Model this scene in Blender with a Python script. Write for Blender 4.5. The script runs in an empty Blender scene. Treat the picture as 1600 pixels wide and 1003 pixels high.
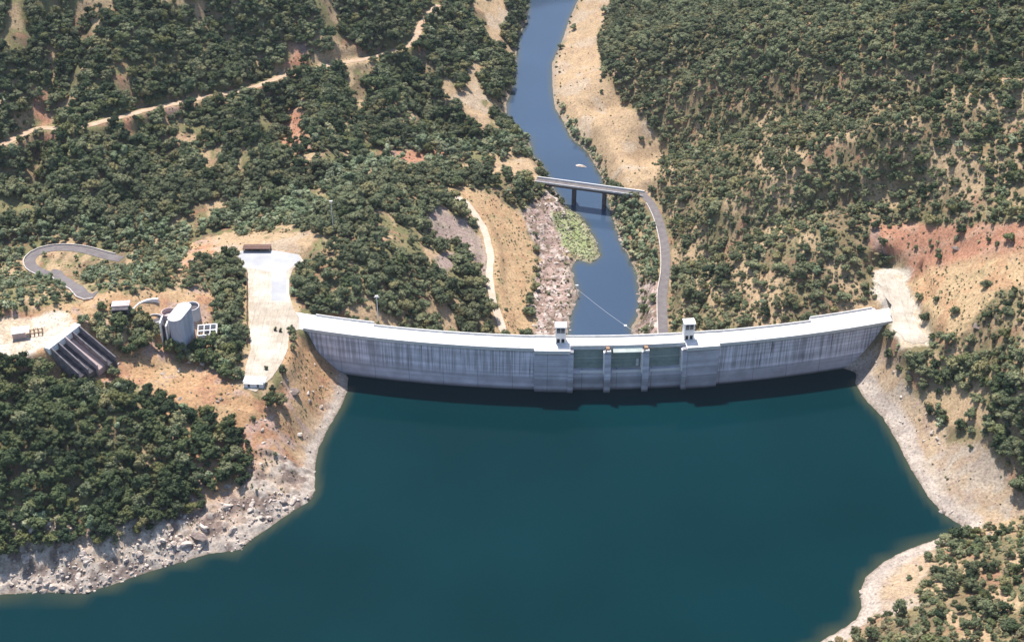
import bpy, bmesh, math, random
import numpy as np
from mathutils import Vector, Matrix
R = math.radians
rng = np.random.default_rng(7)
random.seed(7)
sc = bpy.context.scene
COL = sc.collection
# ---------------------------------------------------------------- camera model
CH, PITCH, F = 380.0, R(35.0), 2198.0
cp, sp = math.cos(PITCH), math.sin(PITCH)
def proj(x, y, z):
    x, y, z = np.asarray(x, float), np.asarray(y, float), np.asarray(z, float)
    dz = z - CH
    d = y * cp - dz * sp
    d = np.where(d < 1, 1, d)
    return 800 + F * x / d, 501.5 - F * (y * sp + dz * cp) / d, d
def ray(px, py):
    a, b = (px - 800) / F, (501.5 - py) / F
    v = np.array([a, cp + b * sp, -sp + b * cp])
    return v
def atz(px, py, z):
    v = ray(px, py)
    t = (z - CH) / v[2]
    return float(v[0] * t), float(v[1] * t)
# ---------------------------------------------------------------- numpy noise
_T = rng.random((256, 256))
def vnoise(x, y):
    xi, yi = np.floor(x).astype(int), np.floor(y).astype(int)
    fx, fy = x - xi, y - yi
    fx, fy = fx * fx * (3 - 2 * fx), fy * fy * (3 - 2 * fy)
    g = lambda a, b: _T[a & 255, b & 255]
    return (g(xi, yi) * (1 - fx) + g(xi + 1, yi) * fx) * (1 - fy) + (g(xi, yi + 1) * (1 - fx) + g(xi + 1, yi + 1) * fx) * fy
def fbm(x, y, s, o=4, p=.5):
    a, t, n = 1.0, 0, 0
    for i in range(o):
        c, q = math.cos(i * 1.3), math.sin(i * 1.3)
        t = t + a * vnoise((x * c - y * q) / s + 17.3 * i + 900, (x * q + y * c) / s + 31.7 * i + 900)
        n += a; a *= p; s /= 2.03
    return t / n
def ridge(x, y, s, o=3):
    return 1 - np.abs(2 * fbm(x, y, s, o) - 1) * 2
def sm(x, a, b):
    t = np.clip((x - a) / (b - a), 0, 1)
    return t * t * (3 - 2 * t)
def inpoly(px, py, poly):
    px, py = np.asarray(px, float), np.asarray(py, float)
    r = np.zeros(px.shape, bool)
    P = poly; n = len(P)
    for i in range(n):
        x1, y1 = P[i]; x2, y2 = P[(i + 1) % n]
        if y1 == y2: continue
        c = ((y1 > py) != (y2 > py)) & (px < (x2 - x1) * (py - y1) / (y2 - y1) + x1)
        r ^= c
    return r
def pdist(x, y, poly, closed=True, along=False):
    best = np.full(x.shape, 1e9); tt = np.zeros(x.shape)
    n = len(poly)
    for i in range(n if closed else n - 1):
        ax, ay = poly[i][:2]; bx, by = poly[(i + 1) % n][:2]
        dx, dy = bx - ax, by - ay
        L = dx * dx + dy * dy + 1e-9
        t = np.clip(((x - ax) * dx + (y - ay) * dy) / L, 0, 1)
        d = (x - ax - t * dx) ** 2 + (y - ay - t * dy) ** 2
        m = d < best
        best = np.where(m, d, best)
        if along: tt = np.where(m, i + t, tt)
    best = np.sqrt(best)
    return (best, tt) if along else best
def sdf(x, y, poly):
    d = pdist(x, y, poly)
    return np.where(inpoly(x, y, poly), -d, d)
def smooth_line(P, step, closed=False):
    P = [np.array(p, float) for p in P]
    n = len(P); out = []
    for i in range(n if closed else n - 1):
        p0 = P[(i - 1) % n] if closed or i > 0 else P[0]
        p1, p2 = P[i], P[(i + 1) % n]
        p3 = P[(i + 2) % n] if closed or i + 2 < n else P[-1]
        k = max(1, int(np.linalg.norm(p2[:2] - p1[:2]) / step))
        for j in range(k):
            t = j / k
            out.append(.5 * ((2 * p1) + (-p0 + p2) * t + (2 * p0 - 5 * p1 + 4 * p2 - p3) * t * t + (-p0 + 3 * p1 - 3 * p2 + p3) * t ** 3))
    if not closed: out.append(P[-1])
    return out
# ---------------------------------------------------------------- dam face line
ZC = 22.0
_pts = [(470, 514), (545, 525), (640, 532), (740, 539), (835, 544), (1125, 540), (1200, 532), (1290, 519), (1385, 501)]
_w = np.array([atz(a, b, ZC) for a, b in _pts])
_c = np.polyfit(_w[:, 0], _w[:, 1], 2)
def yf(x): return np.polyval(_c, np.clip(x, -110, 190))
def yslope(x): return 2 * _c[0] * np.clip(x, -110, 190) + _c[1]
XL, XR = atz(450, 512, ZC)[0], atz(1401, 499, ZC)[0]
# ---------------------------------------------------------------- control points (pixel row/column, height)
CP = [(0,560,42),(60,520,45),(100,490,46),(0,500,46),(130,480,44),(200,460,40),(180,520,38),(150,580,32),(230,500,34),(290,470,34),(280,540,27),(330,500,28),(340,460,30),(370,520,24),
(200,560,30),(300,580,22),(380,600,22),(430,560,22.5),(430,500,23),(430,440,23.5),(430,385,24),(330,390,24),(480,375,23),(390,480,24),
(450,640,16),(400,650,18),(350,650,17),(300,620,22),(440,720,9),(470,700,6),(400,740,9),(440,780,3),(0,650,36),(100,650,33),(200,640,30),(250,660,24),(300,700,18),(350,720,12),(380,800,4),(0,750,24),(100,750,22),(200,740,19),(300,780,9),(0,830,14),(100,850,9),(200,830,9),(280,830,6),(0,890,4),(60,900,3),(150,890,4),
(500,560,10),(520,600,4),(480,540,17),(470,600,14),(500,640,6),(-200,520,50),(-200,700,34),(-200,900,6),
(0,450,18),(100,440,0),(60,410,-2),(160,400,-2),(0,400,-3),(200,430,5),(250,420,12),(300,400,20),(200,370,-2),(300,350,0),(430,350,6),(100,340,0),(0,330,3),(200,330,2),(300,310,4),(400,320,4),(500,290,5),(600,255,-5),(680,235,-12),(790,215,-20),
(0,225,22),(100,200,23),(200,175,22),(300,155,20),(400,135,18),(500,100,16),(600,85,14),(650,60,14),(100,280,10),(300,250,10),(450,210,8),(600,200,-2),(700,150,-8),(760,180,-17),
(0,100,45),(200,80,42),(400,60,34),(0,0,66),(200,0,60),(400,0,48),(600,20,26),(700,60,2),(760,30,-10),(700,0,8),(-300,100,60),(-300,300,10),(-200,0,85),
(500,320,12),(560,320,21),(600,280,8),(560,400,27),(500,440,25),(620,380,21),(650,320,9),(600,440,20),(560,480,20),(640,480,8),(700,440,0),(700,490,-2),(760,480,-12),(740,400,-6),(720,350,-3),(690,300,0),(740,290,-4),(790,290,-10),(830,262,-14),(780,350,-12),(800,420,-17),(790,510,-19),(850,350,-21),(850,450,-23),(840,510,-22),(690,380,-4),
(1000,450,-20),(1030,500,-17),(1060,400,-14),(1040,330,-14),(1020,300,-14),(980,250,-18),(1020,220,-14),(960,150,-20),(900,60,-22),(920,110,-21),(980,60,-12),(950,10,-16),(1050,150,4),(1080,250,3),(1100,350,4),(1100,450,-2),(1120,490,2),(1200,480,14),(1300,480,22),(1200,400,18),(1150,300,18),(1200,200,32),(1100,100,20),(1050,50,5),(1150,60,34),(1200,65,46),(1310,20,62),(1180,15,16),(1280,-30,30),(1100,10,10),(1300,100,58),(1300,200,50),(1300,300,42),(1300,400,32),(1400,300,50),(1400,400,34),(1400,200,64),(1450,100,78),(1500,0,90),(1600,50,95),(1600,200,82),(1600,300,70),(1500,350,53),(1445,350,44),(1395,350,40),(1600,400,60),(1500,420,43),(1450,400,37),(1400,440,29),(1395,470,25),(1400,500,24),(1430,530,23),(1500,500,36),(1600,500,52),(1500,600,22),(1600,600,42),(1600,700,26),(1420,580,17),(1400,600,12),(1380,580,10),(1450,650,9),(1500,700,11),(1550,740,12),(1480,760,4),(1560,790,8),(1600,800,9),(1700,500,65),(1750,300,90),(1750,700,35),
(1600,850,18),(1600,920,30),(1600,1000,42),(1520,830,4),(1500,860,10),(1480,920,16),(1500,1000,30),(1400,960,12),(1400,1000,18),(1380,930,4),(1420,880,3),(1350,1000,8),(1700,1000,60),(1500,1100,45),(1800,800,40)]
WP = [(*atz(a, b, c), c) for a, b, c in CP]
WP += [(-700, 450, 60), (-900, 800, 110), (-700, 1100, 120), (-300, 1150, 90), (0, 1200, 40), (350, 1150, 60), (700, 1000, 130), (900, 600, 140), (600, 300, 90), (500, 100, 80), (700, -200, 90), (-500, 150, 60), (-700, -200, 90), (120, 1300, -20), (100, 1600, -15), (-400, 1600, 150), (600, 1600, 150), (1500, 1500, 160), (-1500, 1500, 160), (-1500, 0, 120), (1500, 0, 120)]
WP = np.array(WP, float)
SC = 100.0
def _phi(r2):
    return np.where(r2 > 1e-12, .5 * r2 * np.log(np.maximum(r2, 1e-12)), 0)
_n = len(WP)
_X = WP[:, :2] / SC
_A = np.zeros((_n + 3, _n + 3))
_A[:_n, :_n] = _phi(((_X[:, None] - _X[None]) ** 2).sum(-1)) + np.eye(_n) * .004
_A[:_n, _n] = 1; _A[:_n, _n + 1:] = _X; _A[_n, :_n] = 1; _A[_n + 1:, :_n] = _X.T
_W = np.linalg.solve(_A, np.concatenate([WP[:, 2], np.zeros(3)]))
def tps(x, y):
    sh = x.shape; x = np.clip(x.ravel(), -1500, 1500) / SC; y = np.clip(y.ravel(), -300, 1700) / SC
    o = np.empty(x.shape)
    for i in range(0, len(x), 20000):
        a, b = x[i:i + 20000], y[i:i + 20000]
        r2 = (a[:, None] - _X[None, :, 0]) ** 2 + (b[:, None] - _X[None, :, 1]) ** 2
        o[i:i + 20000] = _phi(r2) @ _W[:_n] + _W[_n] + a * _W[_n + 1] + b * _W[_n + 2]
    return o.reshape(sh)
# ---------------------------------------------------------------- water outlines
RES = [atz(a, b, 0) for a, b in [(-300, 960), (-150, 925), (0, 929), (60, 924), (130, 927), (170, 915), (220, 897), (270, 881), (330, 864), (375, 858), (392, 843), (420, 824), (455, 800), (485, 781), (493, 765), (491, 735), (498, 700), (515, 665), (533, 635), (543, 610), (544, 590), (535, 574)]]
RES += [(float(x), float(yf(x)) + 4) for x in np.linspace(-66, 144, 22)]
RES += [atz(a, b, 0) for a, b in [(1338, 582), (1337, 600), (1350, 622), (1380, 652), (1402, 690), (1425, 735), (1450, 775), (1478, 805), (1505, 822), (1490, 831), (1450, 847), (1410, 862), (1380, 878), (1352, 902), (1343, 925), (1347, 948), (1338, 968), (1312, 985), (1280, 1003), (1200, 1070)]]
RES += [(150, 240), (190, 120), (200, -400), (-260, -500), (-330, 120), (-330, 300)]
RIV = [atz(a, b, -25) for a, b in [(832, -60), (825, 0), (822, 35), (809, 60), (806, 100), (801, 138), (791, 162), (791, 185), (808, 208), (826, 214), (831, 240), (848, 262), (858, 282), (868, 300), (880, 318), (893, 330), (905, 336), (915, 350), (930, 375), (937, 400), (922, 412), (902, 404), (892, 418), (896, 440), (903, 458), (895, 480), (889, 500), (884, 540), (884, 580), (1010, 580), (1000, 545), (986, 512), (998, 492), (1001, 470), (996, 430), (985, 405), (974, 385), (962, 355), (956, 335), (952, 318), (946, 300), (940, 275), (917, 237), (892, 215), (880, 190), (868, 170), (863, 140), (863, 100), (880, 60), (890, 30), (904, 0), (914, -60)]]
RIV = RIV[-1:-len(RIV) - 1:-1]
RIV += [(30, 1300), (120, 1700), (150, 2600), (190, 2600), (170, 1700), (85, 1300)][::-1] if False else []
RIVEXT = [(25, 1130), (70, 1400), (120, 1800), (150, 2600), (215, 2600), (180, 1800), (130, 1400), (88, 1130)]
# ---------------------------------------------------------------- land use polygons in photograph coordinates
SAND = [[(322,374),(350,368),(490,365),(492,384),(470,402),(376,396),(372,402)],[(905,-20),(968,-20),(945,25),(933,60),(938,100),(955,130),(970,155),(1000,180),(1030,215),(1032,250),(1018,285),(1012,306),(975,303),(945,290),(935,255),(925,230),(905,215),(880,195),(862,165),(858,100),(880,60),(890,30)],
 [(752,0),(796,-20),(803,10),(790,40),(800,55),(770,65),(755,48),(760,25)],
 [(705,148),(728,140),(732,105),(752,95),(750,140),(765,165),(772,205),(745,200),(722,172)],
 [(748,262),(790,247),(832,247),(842,262),(848,282),(830,290),(808,282),(790,272),(755,274)]]
MEADOW = [[(672,290),(720,292),(760,300),(800,318),(828,345),(838,395),(832,440),(828,480),(835,530),(782,530),(782,480),(768,440),(764,390),(745,350),(722,322),(690,305)]]
PINK = [[(664,325),(700,328),(733,350),(756,385),(762,432),(742,420),(735,388),(705,375),(688,385),(672,360)], [(684,395),(706,392),(704,425),(690,422)]]
ROCK = [[(818,325),(850,300),(878,322),(892,340),(895,380),(885,400),(893,420),(906,458),(892,500),(880,540),(836,540),(834,470),(842,420),(838,370)],
 [(940,440),(1035,440),(1040,540),(960,540),(985,515),(1000,490)]]
REED = [[(862,330),(905,328),(920,345),(935,375),(942,400),(925,415),(900,408),(885,390),(874,365)]]
RED = [[(1362,345),(1390,350),(1445,350),(1520,352),(1610,348),(1610,440),(1560,450),(1500,430),(1440,450),(1418,430),(1405,400),(1375,400),(1350,380)],
 [(445,170),(470,170),(480,230),(455,245),(430,240),(440,210)], [(598,232),(640,232),(695,232),(690,250),(660,262),(610,256)], [(455,70),(480,68),(490,105),(440,105)],[(45,135),(72,135),(75,195),(58,190)],[(60,210),(92,205),(88,232),(60,232)],[(188,182),(210,182),(205,205),(190,205)], [(255,165),(282,165),(278,188),(258,185)]]
SPECK = [[(1430,400),(1500,385),(1610,380),(1610,440),(1570,455),(1535,480),(1520,520),(1480,535),(1450,500),(1430,450)]]
CREAM = [[(-10,503),(40,497),(100,488),(125,495),(122,512),(75,550),(40,562),(-10,565)], [(1366,420),(1420,422),(1425,445),(1440,500),(1462,535),(1400,545),(1390,505),(1370,470)], [(1300,500),(1395,490),(1400,510),(1385,500),(1290,510)]]
ORANGE = [[(-10,492),(60,482),(150,466),(190,456),(260,452),(330,452),(345,475),(330,500),(345,560),(390,620),(430,640),(430,860),(300,900),(250,660),(230,610),(150,600),(60,598),(-10,575)],
 [(440,520),(470,520),(545,590),(540,640),(490,780),(400,850),(380,780),(400,640),(440,590)],
 [(315,375),(345,368),(380,368),(378,400),(320,405),(300,425),(265,435),(250,440),(290,400)]]
PALE = [[(1320,590),(1375,540),(1405,575),(1435,622),(1468,655),(1485,690),(1540,700),(1572,745),(1605,790),(1610,805),(1560,815),(1500,830),(1400,720)], [(1340,960),(1330,900),(1400,860),(1480,835),(1470,850),(1450,900),(1430,925),(1440,945),(1370,965)]]
# forest free or thin areas : (polygon, keep fraction)
DENS = [([(p[0], p[1]) for p in P], 0.0) for P in SAND + MEADOW + PINK + CREAM + REED + ROCK[:1]]
DENS += [(P, .12) for P in RED[1:]] + [(RED[0], .13), (SPECK[0], .03), (PALE[0], 0), (PALE[1], 0), (ROCK[1], .25)]
DENS += [([(-10,492),(60,482),(150,466),(190,456),(330,452),(345,475),(330,500),(260,500),(180,470),(100,500),(-10,500)], .0)]
DENS += [([(300,367),(500,362),(497,385),(472,402),(456,430),(462,470),(466,492),(440,505),(452,545),(452,600),(375,640),(378,560),(388,520),(388,440),(372,405),(320,402),(290,420),(270,430),(290,400)], 0)]
DENS += [([(180,562),(235,548),(330,575),(380,610),(440,640),(440,600),(450,510),(470,515),(550,600),(500,800),(400,860),(200,960),(-10,960),(-10,872),(60,862),(110,862),(150,850),(190,848),(250,825),(320,790),(345,770),(385,752),(402,715),(380,680),(330,655),(310,645),(265,625),(250,605),(225,612),(160,600),(70,590)], 0)]
DENS += [([(70,500),(125,505),(185,560),(155,590),(95,590),(70,570)], 0), ([(240,470),(310,470),(342,505),(345,535),(312,540),(262,545),(245,530)], .0), ([(42,385),(110,380),(180,400),(130,425),(140,450),(90,448),(36,415)], .12)]
DENS += [([(1375,500),(1400,545),(1425,590),(1450,600),(1478,610),(1500,590),(1540,600),(1545,690),(1580,745),(1500,720),(1440,640)], .16), ([(1400,430),(1440,440),(1475,530),(1440,530)], .12)]
REF = []
LIGHT = [[(0,420),(0,360),(150,350),(200,345),(330,350),(470,300),(530,262),(640,225),(700,225),(830,215),(835,245),(700,262),(600,270),(540,300),(480,350),(300,400),(200,450),(0,490)],
 [(862,168),(880,170),(900,195),(925,235),(945,270),(938,285),(925,262),(900,235),(880,205)], [(950,310),(1000,315),(1020,350),(1035,440),(1000,430),(975,385)], [(940,300),(930,250),(960,290)]]
# ---------------------------------------------------------------- smooth surface, roads
def _drop(px, py):
    v = ray(px, py); t = np.arange(250., 1500., 3.)
    g = v[2] * t + CH - tps(v[0] * t, v[1] * t); k = int(np.argmax(g < 0)) if (g < 0).any() else len(t) - 1
    return (float(v[0] * t[k]), float(v[1] * t[k]))
GULLY = [([_drop(a, b) for a, b in P], A, w) for P, A, w in [
 ([(1340, -12), (1270, 20), (1200, 42), (1130, 72), (1070, 105), (1010, 140)], 15, 20),
 ([(1570, 100), (1480, 122), (1400, 143), (1300, 163), (1200, 176), (1110, 195), (1050, 218)], 11, 18),
 ([(1410, 280), (1330, 300), (1260, 322), (1190, 348), (1130, 380)], 7, 13),

 ([(330, 20), (370, 60), (400, 110), (420, 160), (440, 230)], 7, 13), ([(120, 30), (110, 90), (90, 150), (60, 210), (50, 280)], 7, 13),
 ([(560, 30), (600, 75), (640, 130), (690, 190), (720, 225)], 7, 12), ([(230, 190), (240, 250), (220, 310)], 6, 11)]]
def base0(x, y):
    h = tps(x, y)
    h = h + (fbm(x, y, 60, 4) - .5) * 9 * sm(np.abs(h), 3, 25)
    side = sm(x, 40, 110) * sm(y, 540, 600) * sm(h, -6, 22)
    warp = fbm(x + 40, y + 40, 70, 2) * 90
    h = h + (ridge(x * .45 + y * .75 + warp, x * .25 - y * .1, 66, 2) - .45) * 9 * side
    lft = sm(x, -20, -80) * sm(y, 630, 680)
    h = h + (ridge(x * .95 + y * .2 + warp * .6, y * .22, 46, 2) - .45) * 8.5 * lft
    for P, A, w in GULLY:
        wob = (fbm(x + 31, y + 77, 28, 3) - .5) * 22
        d = pdist(x + wob, y + wob * .6, P, False)
        h = h - A * np.exp(-(d / w) ** 2) + A * .45 * np.exp(-((d - 2.1 * w) / w) ** 2)
    far = sm(np.hypot(x, y - 600), 800, 1800)
    return h + far * (fbm(x, y, 500, 5) - .5) * 220
def shape(x, y, h):
    dr = sdf(x, y, RES)
    up = y < yf(x) + 6
    h = np.where(up & (dr > 0), np.maximum(h, .8 + .05 * np.minimum(dr, 60)), h)
    w = sm(dr, 0, 16)
    h = np.where(dr < 0, -np.minimum(-dr * .55, 26), (1 - w) * (dr * .42) * np.where(up, 1, 1) + w * h)
    dv = np.minimum(sdf(x, y, RIV), sdf(x, y, RIVEXT))
    rv = y > 500
    w = sm(dv, 0, 11)
    h2 = np.where(dv < 0, -25 - np.minimum(-dv * .4, 4), (1 - w) * (-25 + dv * .3) + w * np.maximum(h, -24.4 + .02 * np.minimum(dv, 40)))
    h = np.where(rv & ((dr > 0) | (dv < 0)), h2, h)
    return h, dr, dv
def hits(fn, pix, near=200., far=1600.):
    """where the sight lines of these pixels meet the ground"""
    out = []
    t = np.arange(near, far, 2.5)
    for px, py in pix:
        v = ray(px, py)
        g = v[2] * t + CH - fn(v[0] * t, v[1] * t)
        k = np.argmax(g < 0) if (g < 0).any() else len(t) - 1
        k = max(k, 1)
        a = g[k - 1] / (g[k - 1] - g[k] + 1e-9)
        tt = t[k - 1] + 2.5 * min(max(a, 0), 1)
        out.append((float(v[0] * tt), float(v[1] * tt), float(CH + v[2] * tt)))
    return out
f0 = lambda x, y: shape(x, y, base0(x, y))[0]
ROADS = {}
def road(name, pix, w, grade_smooth=6, zfix=None):
    P = hits(f0, pix) if zfix is None else [(*atz(a, b, zfix), zfix) for a, b in pix]
    L = np.array(smooth_line(P, 3.0))
    z = L[:, 2].copy()
    for _ in range(grade_smooth * 4):
        z[1:-1] = (z[:-2] + z[1:-1] + z[2:]) / 3
    L[:, 2] = z
    ROADS[name] = (L, w)
road('river_road', [(1003, 302), (1015, 312), (1028, 345), (1038, 385), (1041, 415), (1036, 450), (1035, 485), (1036, 515), (1037, 530)], 5.5)
ROADS['river_road'][0][:, 2] = np.linspace(-13.3, -14.5, len(ROADS['river_road'][0]))
road('hairpin_road', [(190, 405), (165, 400), (130, 391), (95, 388), (65, 393), (48, 404), (50, 416), (70, 427), (95, 437), (120, 447), (150, 460)], 6.5)
road('dirt_track', [(-90, 248), (-40, 236), (0, 222), (60, 208), (120, 196), (180, 183), (250, 169), (320, 153), (380, 139), (440, 124), (470, 112), (510, 101), (560, 93), (605, 88), (632, 78), (648, 58), (660, 36), (684, 8)], 5.0)
road('meadow_track', [(676, 292), (700, 302), (728, 318), (748, 345), (760, 372), (766, 400), (765, 435), (770, 465), (778, 490), (786, 520)], 4.0)
PZ = 22.1
PLAZA = [atz(a, b, PZ) for a, b in [(376, 392), (430, 392), (468, 398), (474, 408), (458, 420), (452, 436), (452, 460), (458, 482), (468, 496), (468, 515), (452, 519), (450, 545), (440, 568), (425, 590), (400, 612), (380, 606), (384, 572), (392, 545), (389, 500), (388, 450), (386, 425), (368, 405)]]
YZ = 45.0
YARD = [atz(a, b, YZ) for a, b in [(-60, 508), (0, 503), (50, 499), (100, 492), (120, 500), (66, 545), (30, 553), (-60, 558)]]
def accessz(x, y): return 0
road('access_road', [(1384, 424), (1393, 440), (1400, 460), (1408, 485), (1420, 510), (1434, 536)], 10.5)
AR = ROADS['access_road'][0]
AR[:, 2] = np.interp(np.linspace(0, 1, len(AR)), [0, .35, .6, 1], [28.0, 25.0, 22.8, 22.2])
# ---------------------------------------------------------------- terrain grid
def axis(lo, hi, segs):
    v = [lo]
    while v[-1] < hi:
        c = v[-1]
        for a, b, s in segs:
            if a <= c < b: st = s; break
        else:
            st = 60
        v.append(c + st)
    return np.array(v)
gx = axis(-2600, 2600, [(-600, -380, 6), (-380, -250, 2.2), (-250, 260, .95), (260, 460, 2.2), (460, 700, 6), (-1200, -600, 20), (700, 1200, 20)])
gy = axis(-900, 3200, [(-900, 0, 30), (0, 300, 6), (300, 335, 2), (335, 640, .9), (640, 820, 1.3), (820, 1120, 2.2), (1120, 1400, 12), (1400, 1800, 25)])
GX, GY = np.meshgrid(gx, gy)
def pixmask(polys, U, V, jit=0):
    m = np.zeros(U.shape, bool)
    for P in polys:
        m |= inpoly(U + jit[0], V + jit[1], P) if jit is not 0 else inpoly(U, V, P)
    return m
H, DR, DV = shape(GX, GY, base0(GX, GY))
flat = np.zeros(H.shape)
for nm, (L, w) in ROADS.items():
    b = 14
    sel = (GX > L[:, 0].min() - b) & (GX < L[:, 0].max() + b) & (GY > L[:, 1].min() - b) & (GY < L[:, 1].max() + b)
    d, t = pdist(GX[sel], GY[sel], L[:, :2], False, True)
    zz = np.interp(t, np.arange(len(L)), L[:, 2])
    k = sm(d, w / 2 + 6.5, w / 2 + .9)
    H[sel] = H[sel] * (1 - k) + (zz - .1) * k
    flat[sel] = np.maximum(flat[sel], k)
for P, z in ((PLAZA, PZ), (YARD, YZ)):
    b = 20
    xs, ys = [p[0] for p in P], [p[1] for p in P]
    sel = (GX > min(xs) - b) & (GX < max(xs) + b) & (GY > min(ys) - b) & (GY < max(ys) + b)
    d = sdf(GX[sel], GY[sel], P)
    k = sm(d, 7, .8)
    H[sel] = H[sel] * (1 - k) + (z - .12) * k
    flat[sel] = np.maximum(flat[sel], k)
U, V, D = proj(GX, GY, H)
# ragged edges: shift the lookup with noise
j1 = (fbm(GX, GY, 9, 3) - .5) * 34; j2 = (fbm(GX + 777, GY, 9, 3) - .5) * 24
U2, V2 = U + j1, V + j2
core = (GX > -500) & (GX < 600) & (GY > 200) & (GY < 1400)
def msk(polys):
    m = np.zeros(H.shape)
    for P in polys: m = np.maximum(m, inpoly(U2, V2, P))
    m = m * core
    for _ in range(1):
        m[1:-1, 1:-1] = (m[1:-1, 1:-1] * 2 + m[:-2, 1:-1] + m[2:, 1:-1] + m[1:-1, :-2] + m[1:-1, 2:]) / 6
    return m
n1 = fbm(GX, GY, 14, 4); n2 = fbm(GX + 500, GY + 90, 5, 3); n3 = fbm(GX - 300, GY, 2.6, 2)
def C(*c): return np.array(c)
soil = C(.34, .255, .165); soil2 = C(.22, .17, .11); orange = C(.50, .325, .20); red = C(.45, .25, .175); sand = C(.50, .37, .245)
pale = C(.47, .39, .31); meadow = C(.52, .37, .235); pink = C(.40, .31, .27); rock = C(.44, .325, .28); cream = C(.68, .60, .50); reed = C(.30, .33, .17); straw = C(.56, .41, .26); grass = C(.20, .20, .10)
def mix(a, b, m): return a * (1 - m[..., None]) + b * m[..., None]
COLR = np.broadcast_to(soil, H.shape + (3,)).copy()
COLR = mix(COLR, soil2, sm(n1, .42, .58))
COLR = mix(COLR, red * .9, sm(n2, .58, .70) * .6)
COLR = mix(COLR, grass, sm(fbm(GX + 50, GY, 7, 3), .42, .56) * (.75 - .35 * (GX > 40)))
COLR = mix(COLR, sand * 1.05, sm(fbm(GX * 1.0, GY * .5 + 300, 10, 3), .55, .64) * .8)
mOr = msk(ORANGE)
COLR = mix(COLR, orange, mOr)
COLR = mix(COLR, red, mOr * sm(n1 + (n2 - .5) * .5, .50, .62) * .6)
COLR = mix(COLR, straw, mOr * sm(fbm(GX, GY + 222, 12, 3), .54, .66) * .6)
COLR = mix(COLR, straw * .95, mOr * sm(n3, .62, .8) * .45)
COLR = mix(COLR, rock * 1.1, mOr * sm(fbm(GX + 99, GY, 6, 3), .6, .7) * .7)
mRed = msk(RED); mSpk = msk(SPECK)
COLR = mix(COLR, red * 1.05, mRed)
COLR = mix(COLR, C(.50, .33, .24), mRed * sm(n2, .5, .62) * .7)
COLR = mix(COLR, pink * .8, mRed * sm(fbm(GX + GY * .3, GY * .4, 8, 3), .58, .68) * .7)
mSpk2 = mSpk * sm(V2 - 425 + (U2 - 1430) * .15, -22, 8)
COLR = mix(COLR, straw * 1.02, mSpk2); COLR = mix(COLR, grass * .9, mSpk2 * sm(n3, .70, .78) * .4); COLR = mix(COLR, C(.50, .30, .19), mSpk2 * sm(n2, .5, .6) * .6)
mSa = msk(SAND); COLR = mix(COLR, sand, mSa); COLR = mix(COLR, pale * 1.05, mSa * sm(n1, .5, .6) * .6); COLR = mix(COLR, C(.42, .30, .21), mSa * sm(n2, .58, .7) * .5)
COLR = mix(COLR, C(.25, .19, .14), mSa * sm(n3, .74, .84) * .6)
mMe = msk(MEADOW); COLR = mix(COLR, meadow, mMe); COLR = mix(COLR, grass * 1.2, mMe * sm(n3, .66, .8) * .5); COLR = mix(COLR, C(.46, .29, .185), mMe * sm(n2, .5, .6) * .5)
mPi = msk(PINK); COLR = mix(COLR, pink, mPi); COLR = mix(COLR, pale * .9, mPi * sm(n2, .5, .65) * .6)
mRo = msk(ROCK); COLR = mix(COLR, rock, mRo); COLR = mix(COLR, C(.24, .17, .13), mRo * sm(n2, .5, .62) * .75); COLR = mix(COLR, C(.66, .56, .50), mRo * sm(n3, .56, .66) * .85); COLR = mix(COLR, C(.14, .11, .08), mRo * sm(fbm(GX + 33, GY, 2.2, 2), .62, .7) * .8)
mRe = msk(REED); COLR = mix(COLR, reed, mRe); COLR = mix(COLR, C(.42, .42, .26), mRe * sm(n2, .5, .6) * .6)
mPa = msk(PALE); COLR = mix(COLR, pale, mPa); COLR = mix(COLR, sand, mPa * sm(n1, .44, .56) * .7); COLR = mix(COLR, C(.40, .28, .19), mPa * sm(n2, .55, .66) * .5); COLR = mix(COLR, pink * .9, mPa * sm(n3, .66, .76) * .5)
mCr = msk(CREAM); COLR = mix(COLR, cream, mCr); COLR = mix(COLR, sand, mCr * sm(n1, .52, .64) * .6)
# pale band left by the falling reservoir, with its own ragged upper edge
upside = (GY < yf(GX) + 4)
bandw = 3.8 + 3.0 * (n1 - .5) * 2 + np.where(GX > 100, 2.0, 0) + np.where((GX < -60) & (GY < 420), 3, 0)
mBand = sm(DR, bandw + 1.6, bandw - 1.2) * (DR > -8) * upside
COLR = mix(COLR, C(.53, .455, .39), mBand)
COLR = mix(COLR, C(.36, .29, .24), mBand * sm(n3, .64, .74) * .6)
mBr = sm(DV, 5 + 5 * (n2 - .5), 0) * (GY > 500)
COLR = mix(COLR, C(.33, .27, .22), mBr * .7)
wet = np.maximum(sm(DR, 1.1, .2) * upside * (DR > -30), 0)
COLR = mix(COLR, C(.25, .20, .15), wet * .75)
# rocks: real relief
rk = np.maximum(mRo * .9, 0)
shoreR = sm(DR, 26, 14) * upside * (GX < -45) * (GY < 435) * sm(GX, -40, -70)
shoreR = np.maximum(shoreR, sm(DR, 9, 4) * upside * .35)
rk = np.maximum(rk, shoreR)
rk = rk * (1 - flat)
cell = np.abs(fbm(GX, GY * 1.4, 3.6, 2) - .5) * 2
H = H + rk * (np.abs(ridge(GX, GY * 1.3, 5.5, 3)) * 1.1 + (n3 - .5) * 1.5 - .35) * sm(np.abs(DR), .2, 2.5) * np.where(DR < 0, .4, 1)
COLR = mix(COLR, C(.54, .45, .375), shoreR * (1 - mBand) * .75); COLR = mix(COLR, C(.15, .11, .10), shoreR * sm(n2, .50, .58) * .7)
COLR = mix(COLR, C(.64, .56, .48), shoreR * sm(n3, .58, .68) * .7)
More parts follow.
